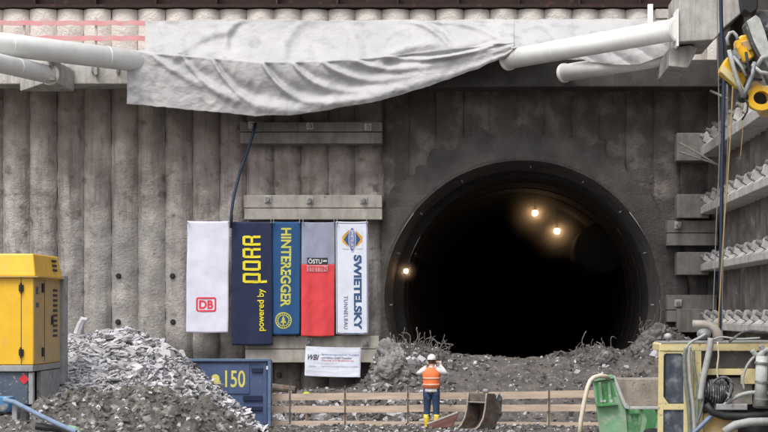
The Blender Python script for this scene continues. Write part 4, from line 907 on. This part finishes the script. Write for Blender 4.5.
# metal parts at bottom left
tb = thing('towing_frame', 'blue and grey metal frame with a long diagonal bar in the bottom left corner', 'machine part', P(20, 425, 31.5))
mb = MB(); mb.pbox(-25, 397, 9.5, 412, 31.2, .4); mb.build('blue_box', mat('bright_blue_paint', (.03, .22, .48), (.06, .2, .38), 5, .5, spots=(.4, .45, .5), spot_scale=9), tb, bevel=.02)
MB().tube([P(3, 408, 31.18), P(3, 408, 31.1)], .07, 14).tube([P(3, 408, 31.1), P(3, 408, 31.07)], .04, 14).build('round_mark', M['galv'], tb)
MB().tube([P(4, 400, 31.1), P(14, 402, 31.0), P(38, 414.5, 30.9), P(58, 424, 30.8), P(76, 432, 30.7)], .045, 10).build('diagonal_bar', M['hose_blue'], tb)
mb = MB(); mb.pbox(12, 404, 17, 420, 31.1, .25); mb.build('grey_post', M['lgrey'], tb, bevel=.01)
mb = MB(); mb.pbox(20.5, 408, 26.5, 421, 31.1, .25); mb.build('dark_post', M['dark_metal'], tb, bevel=.01)
MB().tube([P(36, 426, 31), P(60, 429, 31), P(68, 435, 31)], .07, 10).build('black_pipe', M['black'], tb)
MB().tube([P(-8, 412, 31.3), P(-8, 460, 31.3)], .06, 8).build('support', M['lgrey'], tb)
tag(MB().tube([P(66, 431, 31.5), P(70, 427.5, 31.5), P(75, 428.5, 31.5), P(78, 433, 31.5)], .05, 8).build('green_strap', M['pgreen']), 'pale green strap end lying on the clay at the lower left', 'strap')

# ------------------------------------------------------------------ green skip, hose, concrete block
SY = 38.6
sk = thing('green_skip', 'dusty green tipping skip with a high ribbed end and low rim beside the yellow cab', 'skip', P(620, 440, SY))
fn = lambda a_, b_, y: (wx(a_, SY), y, wz(b_, SY))
MB().prism([(592.4, 380.5), (613, 378), (625.8, 409), (628, 438), (600.5, 438)], fn, SY, SY + .06).build('end_panel', M['pgreen'], sk, bevel=.008)
MB().prism([(591, 377.8), (612.5, 374.6), (613.8, 378.2), (592, 381.6)], fn, SY - .08, SY + .14).build('end_rim', M['pgreen'], sk, bevel=.008)
MB().prism([(612.9, 374.8), (615.2, 376), (620, 389), (625.5, 402.5), (629, 406.4), (629, 409.2), (624.6, 408), (622, 403), (616.5, 389)], fn, SY - .07, SY + .14).build('slope_rim', M['rim'], sk, bevel=.008)
MB().prism([(595.3, 384.5), (612.4, 382), (617.8, 402.5), (597.5, 405)], fn, SY - .015, SY + .01).build('rib_field', M['green'], sk)
for px in (599.3, 608.2): MB().prism([(px - 1.2, 382.5), (px + 1.6, 382), (px + 3.6, 403), (px + .4, 403)], fn, SY - .10, SY).build('rib', M['pgreen'], sk, bevel=.01)
MB().prism([(596.5, 403.6), (617.4, 402), (618, 404.6), (597, 406.4)], fn, SY - .16, SY).build('ledge', M['green'], sk, bevel=.008)
for px in (601.5, 604.6, 611.5): MB().tube([P(px, 401, SY - .02), P(px, 401, SY - .12)], .035, 8).build('bolt', M['rim'], sk)
MB().box(((wx(625.5, SY) + wx(700, SY)) / 2 + .01, SY + 1.3, wz(424, SY) - .15), (wx(700, SY) - wx(625.5, SY), .07, .85)).build('back_panel', M['green'], sk)
MB().box(((wx(627, SY) + wx(700, SY)) / 2 + .04, SY + .02, wz(407.9, SY)), (wx(700, SY) - wx(629.3, SY), .16, .06)).build('front_rim', M['rim'], sk, bevel=.01)
MB().prism([(626, 409.6), (629, 409.6), (638, 438), (628.5, 438)], fn, SY + .06, SY + 1.26).build('end_slope', M['green'], sk)
for px in (640, 655): MB().prism([(px, 409.7), (px + 3, 409.7), (px + 7, 420), (px + 3, 438), (px - 1, 438), (px + 2.5, 420)], fn, SY + .03, SY + .1).build('brace', M['pgreen'], sk)
MB().prism([(629, 414), (640, 414), (636, 438), (628.6, 438)], fn, SY + .11, SY + .16).build('gusset', M['green'], sk)
for px in (604, 690): MB().box((wx(px, SY), SY + .7, .06), (.16, 1.2, .24)).build('foot', M['dark_metal'], sk)
tag(MB().tube([P(579, 440, 38.1), P(581, 420, 38.1), P(584.2, 402, 38.1), P(587.4, 388, 38.15), P(590.2, 381, 38.2), P(594, 377.3, 38.25), P(600, 375.6, 38.3), P(606, 376.6, 38.4), P(611, 380, 38.75)], .052, 12).build('cream_hose', M['hose_cream'], smooth=True), 'thick cream hose arching over the left rim of the green skip', 'hose')
mb = MB(); mb.pbox(617.5, 378.5, 700, 432, 43.0, .8)
tag(mb.build('concrete_block', M['concrete_blk'], bevel=.03), 'wide beige concrete block standing behind the green skip', 'concrete block')

# ------------------------------------------------------------------ excavator bucket on the ground
bk = thing('excavator_bucket', 'rusty grey excavator bucket standing on the ground right of the worker', 'bucket', (wx(478, 41.6), 41.6, .0), rz=R(-36)); bk.scale = (.84, .84, .92)
prof = [(0, 1.0), (.32, .98), (.52, .78), (.58, .45), (.46, .15), (.25, .02), (-.62, .0), (-.60, .05), (-.38, .13), (-.18, .33), (-.08, .58), (-.04, .8)]
for s_ in (-1, 1): local(MB().prism(prof, lambda a_, b_, t: (t, a_, b_), s_ * .33 - .02, s_ * .33 + .02).build('side_plate', M['bucket'], bk, bevel=.005))
sh = [(0.0, 1.0), (.32, .98), (.52, .78), (.58, .45), (.46, .15), (.25, .02), (-.62, .0)]
mb = MB(); n_ = len(sh)
mb.add([(x, a_, b_) for x in (-.30, .30) for a_, b_ in sh], [(i, i + 1, i + 1 + n_, i + n_) for i in range(n_ - 1)]); s_ = local(mb.build('shell', M['bucket'], bk)); solid(s_, .03)
local(MB().box((0, .02, .88), (.60, .10, .22)).build('top_box', M['bucket'], bk, bevel=.02))
local(MB().box((0, -.05, .755), (.60, .05, .04)).build('cross_edge', M['bucket_edge'], bk, bevel=.01))
for s_ in (-1, 1):
    e_ = [(-.60, .04), (-.39, .12), (-.19, .32), (-.09, .57), (-.05, .8), (-.01, 1.0)]
    local(MB().tube([(s_ * .33, a_ - .015, b_ + .01) for a_, b_ in e_], .028, 8).build('edge_strip', M['bucket_edge'], bk, smooth=True))
for k_ in range(4): local(MB().prism([(-.60, 0), (-.80, .0), (-.60, .07)], lambda a_, b_, t: (t, a_, b_), -.28 + k_ * .18 - .035, -.28 + k_ * .18 + .035).build('tooth', M['steel'], bk))
for x_ in (.10, .27): 
    local(MB().prism([(.28, .6), (.62, .98), (.80, .86), (.74, .35), (.55, .2)], lambda a_, b_, t: (t, a_, b_), x_, x_ + .05).build('lug', M['steel'], bk, bevel=.01))
local(MB().tube([(.05, .66, .78), (.38, .66, .78)], .05, 10).build('pin', M['dark_metal'], bk)); local(MB().tube([(.05, .66, .42), (.38, .66, .42)], .05, 10).build('pin', M['dark_metal'], bk))
local(MB().ball((.2, .1, 1.05), (.12, .08, .07), 10, 6).build('shackle', M['galv'], bk))
tag(MB().prism([(428, 425), (457, 413.5), (458, 416.5), (452, 427), (430, 430)], lambda a_, b_, y: (wx(a_, 41.7), y, wz(b_, 41.7)), 41.7, 42.0).build('rusty_plate', mat('red_rust_plate', (.32, .15, .12), (.24, .12, .1), 4, .8), bevel=.02), 'reddish steel plate lying between the worker and the bucket', 'steel plate')
tag(MB().tube([P(427, 424.4, 41.6), P(440, 419.5, 41.6), P(458, 412.6, 41.6)], .035, 8).build('pale_bar', M['bucket_edge']), 'pale steel bar on top of the reddish plate beside the bucket', 'bar')

# ------------------------------------------------------------------ worker seen from behind
def skin(name, verts, edges, radii, m, parent, sub=2, root=0):
    me = bpy.data.meshes.new(name); me.from_pydata(verts, edges, []); o = bpy.data.objects.new(name, me); col.objects.link(o)
    md_ = o.modifiers.new('s', 'SKIN'); md_.use_smooth_shade = True
    for i, r in enumerate(radii):
        r = r if isinstance(r, tuple) else (r, r); me.skin_vertices[0].data[i].radius = r; me.skin_vertices[0].data[i].use_root = (i == root)
    o.modifiers.new('sub', 'SUBSURF').levels = sub
    bpy.context.view_layer.update(); dg = bpy.context.evaluated_depsgraph_get()
    me2 = bpy.data.meshes.new_from_object(o.evaluated_get(dg)); bpy.data.objects.remove(o)
    me2.name = name; me2.materials.clear(); me2.materials.append(m)
    for p in me2.polygons: p.use_smooth = True
    o2 = bpy.data.objects.new(name, me2); col.objects.link(o2); o2.parent = parent; return o2
man = thing('person', 'worker seen from behind in white helmet, orange vest, jeans and yellow boots photographing the tunnel', 'person', (wx(431.5, 42.2), 42.2, .0), rz=R(-8))
V = [(0, 0, .98), (0, .0, 1.16), (0, -.01, 1.34), (0, -.01, 1.48), (0, .01, 1.56), (0, .04, 1.66), (0, .05, 1.74),
     (-.10, 0, .90), (-.115, .03, .50), (-.12, -.01, .12), (-.13, .12, .06), (.10, 0, .90), (.12, .02, .50), (.125, -.01, .12), (.14, .12, .06),
     (-.18, -.01, 1.46), (-.345, .08, 1.37), (-.15, .25, 1.57), (.18, -.01, 1.46), (.345, .08, 1.37), (.165, .25, 1.60)]
E = [(0, 1), (1, 2), (2, 3), (3, 4), (4, 5), (5, 6), (0, 7), (7, 8), (8, 9), (9, 10), (0, 11), (11, 12), (12, 13), (13, 14), (3, 15), (15, 16), (16, 17), (3, 18), (18, 19), (19, 20)]
Rr = [(.14, .10), (.135, .10), (.15, .11), (.10, .08), .055, (.082, .095), (.075, .085), .085, .06, .042, .035, .085, .06, .042, .035, .06, .045, .03, .06, .045, .03]
skin('body', V, E, Rr, M['skin'], man)
L = lambda mb, name, m, smooth=True: local(mb.build(name, m, man, smooth=smooth))
# trousers, boots
for s_ in (-1, 1):
    L(MB().tube([(s_ * .085, 0, .99), (s_ * .10, 0, .86), (s_ * .108, .02, .70), (s_ * .115, .028, .52), (s_ * .12, .01, .38), (s_ * .122, .0, .30)], [.118, .118, .100, .085, .078, .082], 18), 'trouser_leg', M['jeans'])
    bx_ = s_ * .125
    b_ = L(MB().tube([(bx_, -.005, .35), (bx_, -.012, .24), (bx_, -.012, .13), (bx_, .0, .07)], [.078, .072, .066, .062], 18).ball((bx_ * 1.05, .06, .05), (.055, .15, .06), 16, 8), 'boot', M['boot'])
    L(MB().box((bx_ * 1.05, .05, .012), (.105, .29, .03)), 'sole', M['black'], False)
L(MB().loft([(0, 0, .84, .14, .11), (0, 0, .93, .195, .135), (0, 0, 1.04, .185, .125)], 24), 'trouser_seat', M['jeans'])
# shirt body and sleeves, vest
L(MB().loft([(0, 0, .915, .205, .15), (0, 0, .96, .205, .148), (0, 0, 1.10, .19, .14), (0, -.01, 1.32, .205, .145), (0, -.01, 1.46, .17, .115), (0, 0, 1.53, .08, .075), (0, .0, 1.56, .065, .065)], 28), 'shirt', M['shirt'])
for s_ in (-1, 1):
    el = (s_ * .345, .08, 1.37); ha = (s_ * .165, .25, 1.60) if s_ > 0 else (s_ * .15, .25, 1.57)
    pts = [(s_ * .12, -.01, 1.47), (s_ * .20, 0, 1.445), (s_ * .28, .04, 1.40), el, (lerp(el[0], ha[0], .35), lerp(el[1], ha[1], .4), lerp(el[2], ha[2], .4)), (lerp(el[0], ha[0], .85), lerp(el[1], ha[1], .85), lerp(el[2], ha[2], .85))]
    L(MB().tube(pts, [.078, .08, .068, .062, .052, .042], 16), 'sleeve', M['shirt'])
    # hand closed round the phone
    hx, hy, hz = s_ * .14, .265, 1.625 + .01 * s_
    hv = [(hx, hy - .02, hz - .03), (hx, hy, hz), (hx - s_ * .02, hy + .015, hz + .035)]; he = [(0, 1), (1, 2)]; hr = [.026, (.036, .022), (.032, .018)]
    for f_ in range(4):
        i0 = len(hv); zf = hz + .045 - f_ * .019; ln = (.9, 1.0, .95, .75)[f_]
        hv += [(hx - s_ * .035, hy + .02, zf), (hx - s_ * .06 * ln, hy + .035, zf + .004), (hx - s_ * .08 * ln, hy + .022, zf + .002)]; he += [(1 if f_ > 1 else 2, i0), (i0, i0 + 1), (i0 + 1, i0 + 2)]; hr += [.0095, .009, .008]
    i0 = len(hv); hv += [(hx - s_ * .025, hy - .03, hz + .01), (hx - s_ * .05, hy - .02, hz + .03)]; he += [(1, i0), (i0, i0 + 1)]; hr += [.011, .009]
    skin('hand', hv, he, hr, M['skin'], man, 1)
vr = [(0, -.005, 1.02, .222, .168), (0, -.005, 1.10, .212, .162), (0, -.008, 1.22, .214, .162), (0, -.012, 1.34, .222, .164), (0, -.015, 1.43, .212, .15), (0, -.01, 1.49, .165, .12), (0, 0, 1.535, .09, .09)]
vest = L(MB().loft(vr, 32, False), 'vest', M['vest'])
vm = vest.modifiers.new('thickness', 'SOLIDIFY'); vm.thickness = .012
for z_, rx, ry in ((1.10, .2155, .1655), (1.26, .2175, .1655)):
    o = local(MB().loft([(0, -.006, z_ - .026, rx + .004, ry + .004), (0, -.007, z_ + .026, rx + .005, ry + .004)], 32, False).build('reflective_strip', M['reflect'], vest, smooth=True)); solid(o, .003)
# head details, helmet
hd = MB().ball((0, .045, 1.70), (.088, .105, .125), 20, 12); L(hd, 'head', M['skin'])
L(MB().ball((0, .155, 1.685), (.014, .022, .02), 8, 6), 'nose', M['skin'])
for s_ in (-1, 1): L(MB().ball((s_ * .092, .04, 1.69), (.012, .022, .034), 10, 6), 'ear', M['skin']); L(MB().ball((s_ * .033, .142, 1.712), .011, 8, 6), 'eye', M['p_black'])
L(MB().box((0, .146, 1.645), (.045, .012, .008)), 'mouth', M['p_rose'], False)
L(MB().ball((0, .02, 1.70), (.094, .098, .10), 20, 10), 'hair', M['hair'])
hm = L(MB().ball((0, .035, 1.745), (.112, .138, .125), 28, 12, -.08), 'helmet', M['helmet'])
local(MB().loft([(0, .045, 1.728, .119, .152), (0, .045, 1.737, .119, .152)], 28).build('helmet_brim', M['helmet'], hm, smooth=False))
local(MB().box((0, .035, 1.862), (.03, .18, .02)).build('helmet_ridge', M['helmet'], hm, bevel=.006))
pp = man.matrix_basis @ Vector((0.01, .30, 1.65))
tag(MB().box(pp, (.16, .012, .08), Matrix.Rotation(R(-8), 3, 'Z')).build('phone', M['black'], bevel=.004), 'black phone held up in both hands by the worker', 'phone')

# ------------------------------------------------------------------ yellow cab of the rig at lower right
KY = 36.0
rig = thing('rig_cab', 'worn yellow machine cab with hoses and an exhaust pipe at the lower right', 'machine', P(700, 470, KY))
kfn = lambda a_, b_, y: (wx(a_, KY), y, wz(b_, KY))
def plate(name, poly, m, y0_=0.0, t_=.06, bev=.008): return MB().prism(poly, kfn, KY + y0_, KY + y0_ + t_).build(name, m, rig, bevel=bev)
plate('roof', [(659.3, 344.5), (661, 342.8), (800, 342), (800, 351), (659.0, 351)], M['cream'], -.035, 1.4, .015)
plate('roof_gutter', [(661, 341.8), (800, 341), (800, 342.4), (661, 343.2)], M['lgrey'], -.05, 1.3, .004)
plate('cab_post', [(658.9, 350.8), (663.6, 350.8), (663.2, 440), (657.6, 440)], M['cream'], -.02, .1)
plate('cab_post', [(683.6, 350.8), (693.5, 350.8), (693.5, 440), (683.6, 440)], M['cream'], -.02, .1)
plate('cab_post', [(694, 350.8), (701.2, 350.8), (701.2, 372), (703.5, 440), (694, 440)], M['cream'], -.03, .14)
plate('window_sill', [(662.6, 395.5), (669, 403.6), (684, 403.6), (684, 409.8), (662.6, 409.8)], M['cream'], -.015, .1)
plate('window_sill', [(701.5, 368.8), (757, 368.8), (757, 384), (741, 384), (741, 375), (701.5, 375)], M['cream'], -.02, .1)
plate('window_sill', [(663.6, 351), (684, 351), (684, 353.5), (663.5, 353.5)], M['cream'], -.01, .08)
for q in ([(663.3, 353), (684.4, 353), (684.4, 405), (667.5, 405), (663.2, 399)], [(663, 409), (684.4, 409), (684.4, 438), (663, 438)]):
    plate('window', q, M['glass'], .03, .02, 0)
plate('window', [(701, 350), (756, 350), (756, 371), (701, 371)], M['dark_pane'], .04, .02, 0)
plate('inner_panel', [(731, 378), (754, 378), (754, 405), (734, 405)], M['pipe'], .2, .06)
plate('rear_panel', [(701, 376), (800, 378), (800, 440), (701, 440)], M['dark_metal'], .5, .05, 0)
plate('side_panel', [(672, 351), (800, 351), (800, 440), (672, 440)], M['dark_metal'], 1.4, .05, 0)
plate('window_corner', [(663, 353), (666, 353), (663, 357)], M['cream'], -.012, .03, 0)
plate('window_corner', [(684, 353), (684, 357), (681, 353)], M['cream'], -.012, .03, 0)
# dirty diagonal smears of window frame rubber
MB().tube([P(664.6, 354, KY), P(664, 397, KY), P(668.5, 403.4, KY), P(684, 403.4, KY)], .018, 6).build('window_seal', M['black'], rig)
# round cable drum
dr = MB(); c = P(717, 391, KY - .05)
for k_ in range(11):
    rr_ = .10 + .19 * math.sin(math.pi * (k_ + .6) / 11.4); dr.tube([c + Vector((-.26 + k_ * .048, 0, .03 * math.sin(k_)))] + [c + Vector((-.235 + k_ * .048, 0, .03 * math.sin(k_)))], rr_, 20)
dro = dr.build('hose_bundle', M['drum'], rig, smooth=True)
for k_ in range(7):
    a0 = R(-60 + k_ * 22); pts = [c + Vector((.30 * math.cos(a0 + .5 * t) * (1 - .1 * t), -.26 - .03 * math.sin(t * 3), .31 * math.sin(a0 + .6 * t + .3))) * 1 for t in (0, .4, .8, 1.2, 1.6)]
    MB().tube(pts, .028, 8).build('coiled_hose', M['drum'], rig, smooth=True)
mb = MB(); mb.pbox(716.5, 404, 747.5, 410, KY - .3, .4); mb.build('step_plate', M['lgrey'], rig, bevel=.015)
plate('hood', [(703.5, 415), (724, 411.5), (736, 416), (738, 440), (703.5, 440)], M['dyellow'], -.10, .5)
MB().tube([P(706, 404, KY - .25), P(712, 412, KY - .25), P(724, 416, KY - .25), P(745, 416.5, KY - .25), P(790, 413, KY - .25)], [.07, .08, .085, .085, .085], 14).build('black_sleeve', M['black'], rig, smooth=True)
MB().tube([P(724, 432, KY - .4), P(735, 425, KY - .4), P(750, 422, KY - .4), P(775, 421.5, KY - .4)], .09, 12).build('dusty_hose', M['hose_grey'], rig, smooth=True)
plate('drive_box', [(757, 352), (800, 350), (800, 408), (754.5, 408)], M['lgrey'], -.2, .5, .02)
MB().tube([P(762, 356, KY - .25), P(760.5, 406, KY - .25)], .13, 16).build('hydraulic_cylinder', M['rim'], rig, smooth=True)
for py in (362, 381, 398): MB().tube([P(761.8, py, KY - .25), P(761.6, py + 2, KY - .25)], .155, 16).build('clamp', M['galv'], rig)
MB().tube([P(692.5, 323.5, KY + .3), P(700, 324, KY + .3), P(708, 325, KY + .3), P(714, 328, KY + .3), P(718, 334, KY + .3), P(719.5, 345, KY + .3)], [.075, .085, .09, .10, .105, .105], 16).build('exhaust_pipe', M['pipe'], rig, smooth=True)
MB().ball(P(704, 334, KY + .1), (.16, .14, .12), 12, 8).build('dusty_fitting', M['galv'], rig, smooth=True)
wl_ = MB().tube([P(668, 343.5, KY), P(668, 338, KY)], .03, 8).build('work_light', M['lgrey'], rig); MB().ball(P(668, 336.5, KY), (.09, .09, .075), 12, 8).build('light_head', M['pale_wedge'], wl_, smooth=True)
hoses = [([(686, 348), (684.5, 360), (686, 385), (689, 410), (690, 438)], .045, 'hose_green'), ([(690, 346), (689, 356), (690, 380), (693.5, 410), (694.5, 438)], .04, 'hose_grey'), ([(693.5, 350), (694, 365), (697.5, 390), (697, 415), (696, 438)], .03, 'hose_green'),
         ([(684, 352), (690, 343), (699, 338), (706, 334)], .03, 'hose_grey'), ([(711, 338), (709.5, 350), (706, 366), (702, 385), (700, 400)], .07, 'hose_grey'), ([(717.5, 342), (718.5, 356), (717, 370), (719.5, 383), (726, 392)], .018, 'hose_cream'),
         ([(690, 436), (703, 424), (717, 410.5)], .05, 'hose_blue'), ([(717, 410.5), (727, 403), (738, 396), (752, 392.5), (770, 393)], .045, 'hose_grey'), ([(726, 392), (731, 397), (738, 399), (746, 394)], .02, 'hose_grey'),
         ([(744, 390), (743, 378), (747, 366), (754, 357), (762, 352)], .028, 'hose_grey'), ([(752, 350), (758, 356), (766, 350), (775, 352)], .06, 'hose_grey'), ([(729, 342), (740, 334), (750, 331), (775, 333)], .03, 'dark_metal'), ([(701, 372), (703, 395), (700, 415), (690, 434)], .03, 'steel'),
         ([(760, 345), (764, 352), (761, 358), (770, 362)], .05, 'lgrey'), ([(712, 340), (722, 337), (738, 339), (760, 338)], .022, 'hose_grey')]
for pts, r, m in hoses:
    V_ = [P(x, y, KY - .22) for x, y in pts]; sm = []
    for i in range(len(V_) - 1):
        p0, p1, p2, p3 = V_[max(i - 1, 0)], V_[i], V_[i + 1], V_[min(i + 2, len(V_) - 1)]
        for t in (0, .25, .5, .75): sm.append(.5 * (2 * p1 + (p2 - p0) * t + (2 * p0 - 5 * p1 + 4 * p2 - p3) * t * t + (3 * p1 - p0 - 3 * p2 + p3) * t ** 3))
    sm.append(V_[-1]); MB().tube(sm, r, 10).build('hose', M[m], rig, smooth=True)
# chassis and tracks, below and right of the frame
MB().box((wx(740, KY) + .3, KY + .9, .40), (3.4, 1.6, .3)).build('chassis', M['dark_metal'], rig, bevel=.03)
MB().box((wx(720, KY), KY + .9, .12), (3.0, 1.9, .40)).build('track', M['black'], rig, bevel=.15)

# ------------------------------------------------------------------ drill head hanging in at upper right
DY = 34.5
dh = thing('drill_head', 'yellow rotary drill head with grey guard and hoses hanging into the upper right corner', 'drill', P(745, 70, DY))
dfn = lambda a_, b_, y: (wx(a_, DY), y, wz(b_, DY))
def dpl(name, poly, m, y0_=0.0, t_=.3, bev=.02): return MB().prism(poly, dfn, DY + y0_, DY + y0_ + t_).build(name, M[m], dh, bevel=bev)
dpl('gearbox', [(736, 40), (740, 36), (747, 35), (751, 41), (754, 46), (754, 57), (748, 61), (743, 58), (737, 54)], 'yellow', -.1, .5, .04)
dpl('gearbox_cover', [(740, 43), (749, 40), (752, 50), (744, 54)], 'dyellow', -.16, .1, .02)
dpl('lower_housing', [(727, 57), (741, 67), (746, 80), (742, 88), (737, 86), (720, 72), (721, 67)], 'yellow', -.05, .4, .03)
dpl('worn_plate', [(721, 66), (738, 79), (744, 92), (736, 88), (719.5, 73)], 'cream', -.18, .12, .01)
MB().tube([P(739, 60, DY - .2), P(731, 52, DY - .2)], .13, 18).build('motor', M['galv'], dh, smooth=False)
MB().tube([P(747, 60, DY - .25), P(741, 50, DY - .25)], .12, 18).tube([P(741, 50, DY - .25), P(739.5, 47.5, DY - .25)], .08, 14).build('motor', M['yellow'], dh)
MB().tube([P(744, 70, DY - .25), P(736, 62, DY - .25)], .10, 18).build('motor', M['dark_metal'], dh)
dpl('guard', [(744, 24), (753, 18), (757, 21), (762, 34), (768, 55), (774, 72), (767, 72), (759, 60), (751, 44)], 'rim', -.35, .08, .01)
dpl('guard_side', [(744, 24), (751, 44), (759, 60), (757, 62), (749, 47), (742.5, 27)], 'dark_metal', -.30, .4, .01)
dpl('dark_bracket', [(740, -12), (758, -12), (757, 10), (750, 15), (743, 11)], 'black', -.1, .5, .03)
dpl('dark_arm', [(752, 8), (800, 10), (800, 32), (762, 30)], 'dark_metal', .15, .4, .03)
mb = MB(); c = P(759.5, 99, DY - .1)
for k_ in range(1): mb.grid(36, 1, lambda u, v: c + Vector((math.cos(u * 6.2832) * lerp(.16, .30, v), 0, math.sin(u * 6.2832) * lerp(.16, .30, v) * .85)))
r_ = mb.build('clamp_ring', M['yellow'], dh); r_.modifiers.new('t', 'SOLIDIFY').thickness = .22
MB().tube([c + Vector((0, .10, 0)), c + Vector((0, .16, 0))], .165, 18).build('clamp_bore', M['black'], dh)
dpl('clamp_arm', [(749, 83), (757, 80), (772, 89), (800, 100), (800, 130), (770, 116), (762, 113), (752, 95)], 'dyellow', .13, .3, .02)
dpl('clamp_link', [(757, 56), (764, 52), (790, 74), (790, 92), (770, 84)], 'steel', .05, .25, .02)
for pts, r, m in (([(728, 45), (727, 38), (729.5, 33), (733, 32), (736, 35), (738, 40)], .035, 'hose_grey'), ([(729, 50), (733, 66), (738, 82), (743, 96)], .045, 'hose_grey'), ([(755, 62), (752, 76), (747, 88), (743, 98)], .05, 'steel'), ([(746, 52), (748, 66), (752, 78), (762, 80)], .03, 'black'),
                  ([(757, 66), (762, 58), (770, 56)], .05, 'hose_grey'), ([(733, 56), (741, 66), (746, 76)], .03, 'hose_grey'), ([(743, 97), (748, 103), (747, 112), (742, 120)], .02, 'black'), ([(752, 64), (760, 72), (770, 74)], .04, 'rim')):
    MB().tube([P(x, y, DY - .42) for x, y in pts], r, 10).build('hose', M[m], dh, smooth=True)
MB().ball(P(743, 97, DY - .3), (.12, .12, .12), 12, 8).build('swivel', M['black'], dh, smooth=True)
MB().tube([P(790, 60, DY + .3), P(800, 200, DY + .3), P(806, 460, DY + .3)], .22, 12).build('mast', M['dark_metal'], dh)
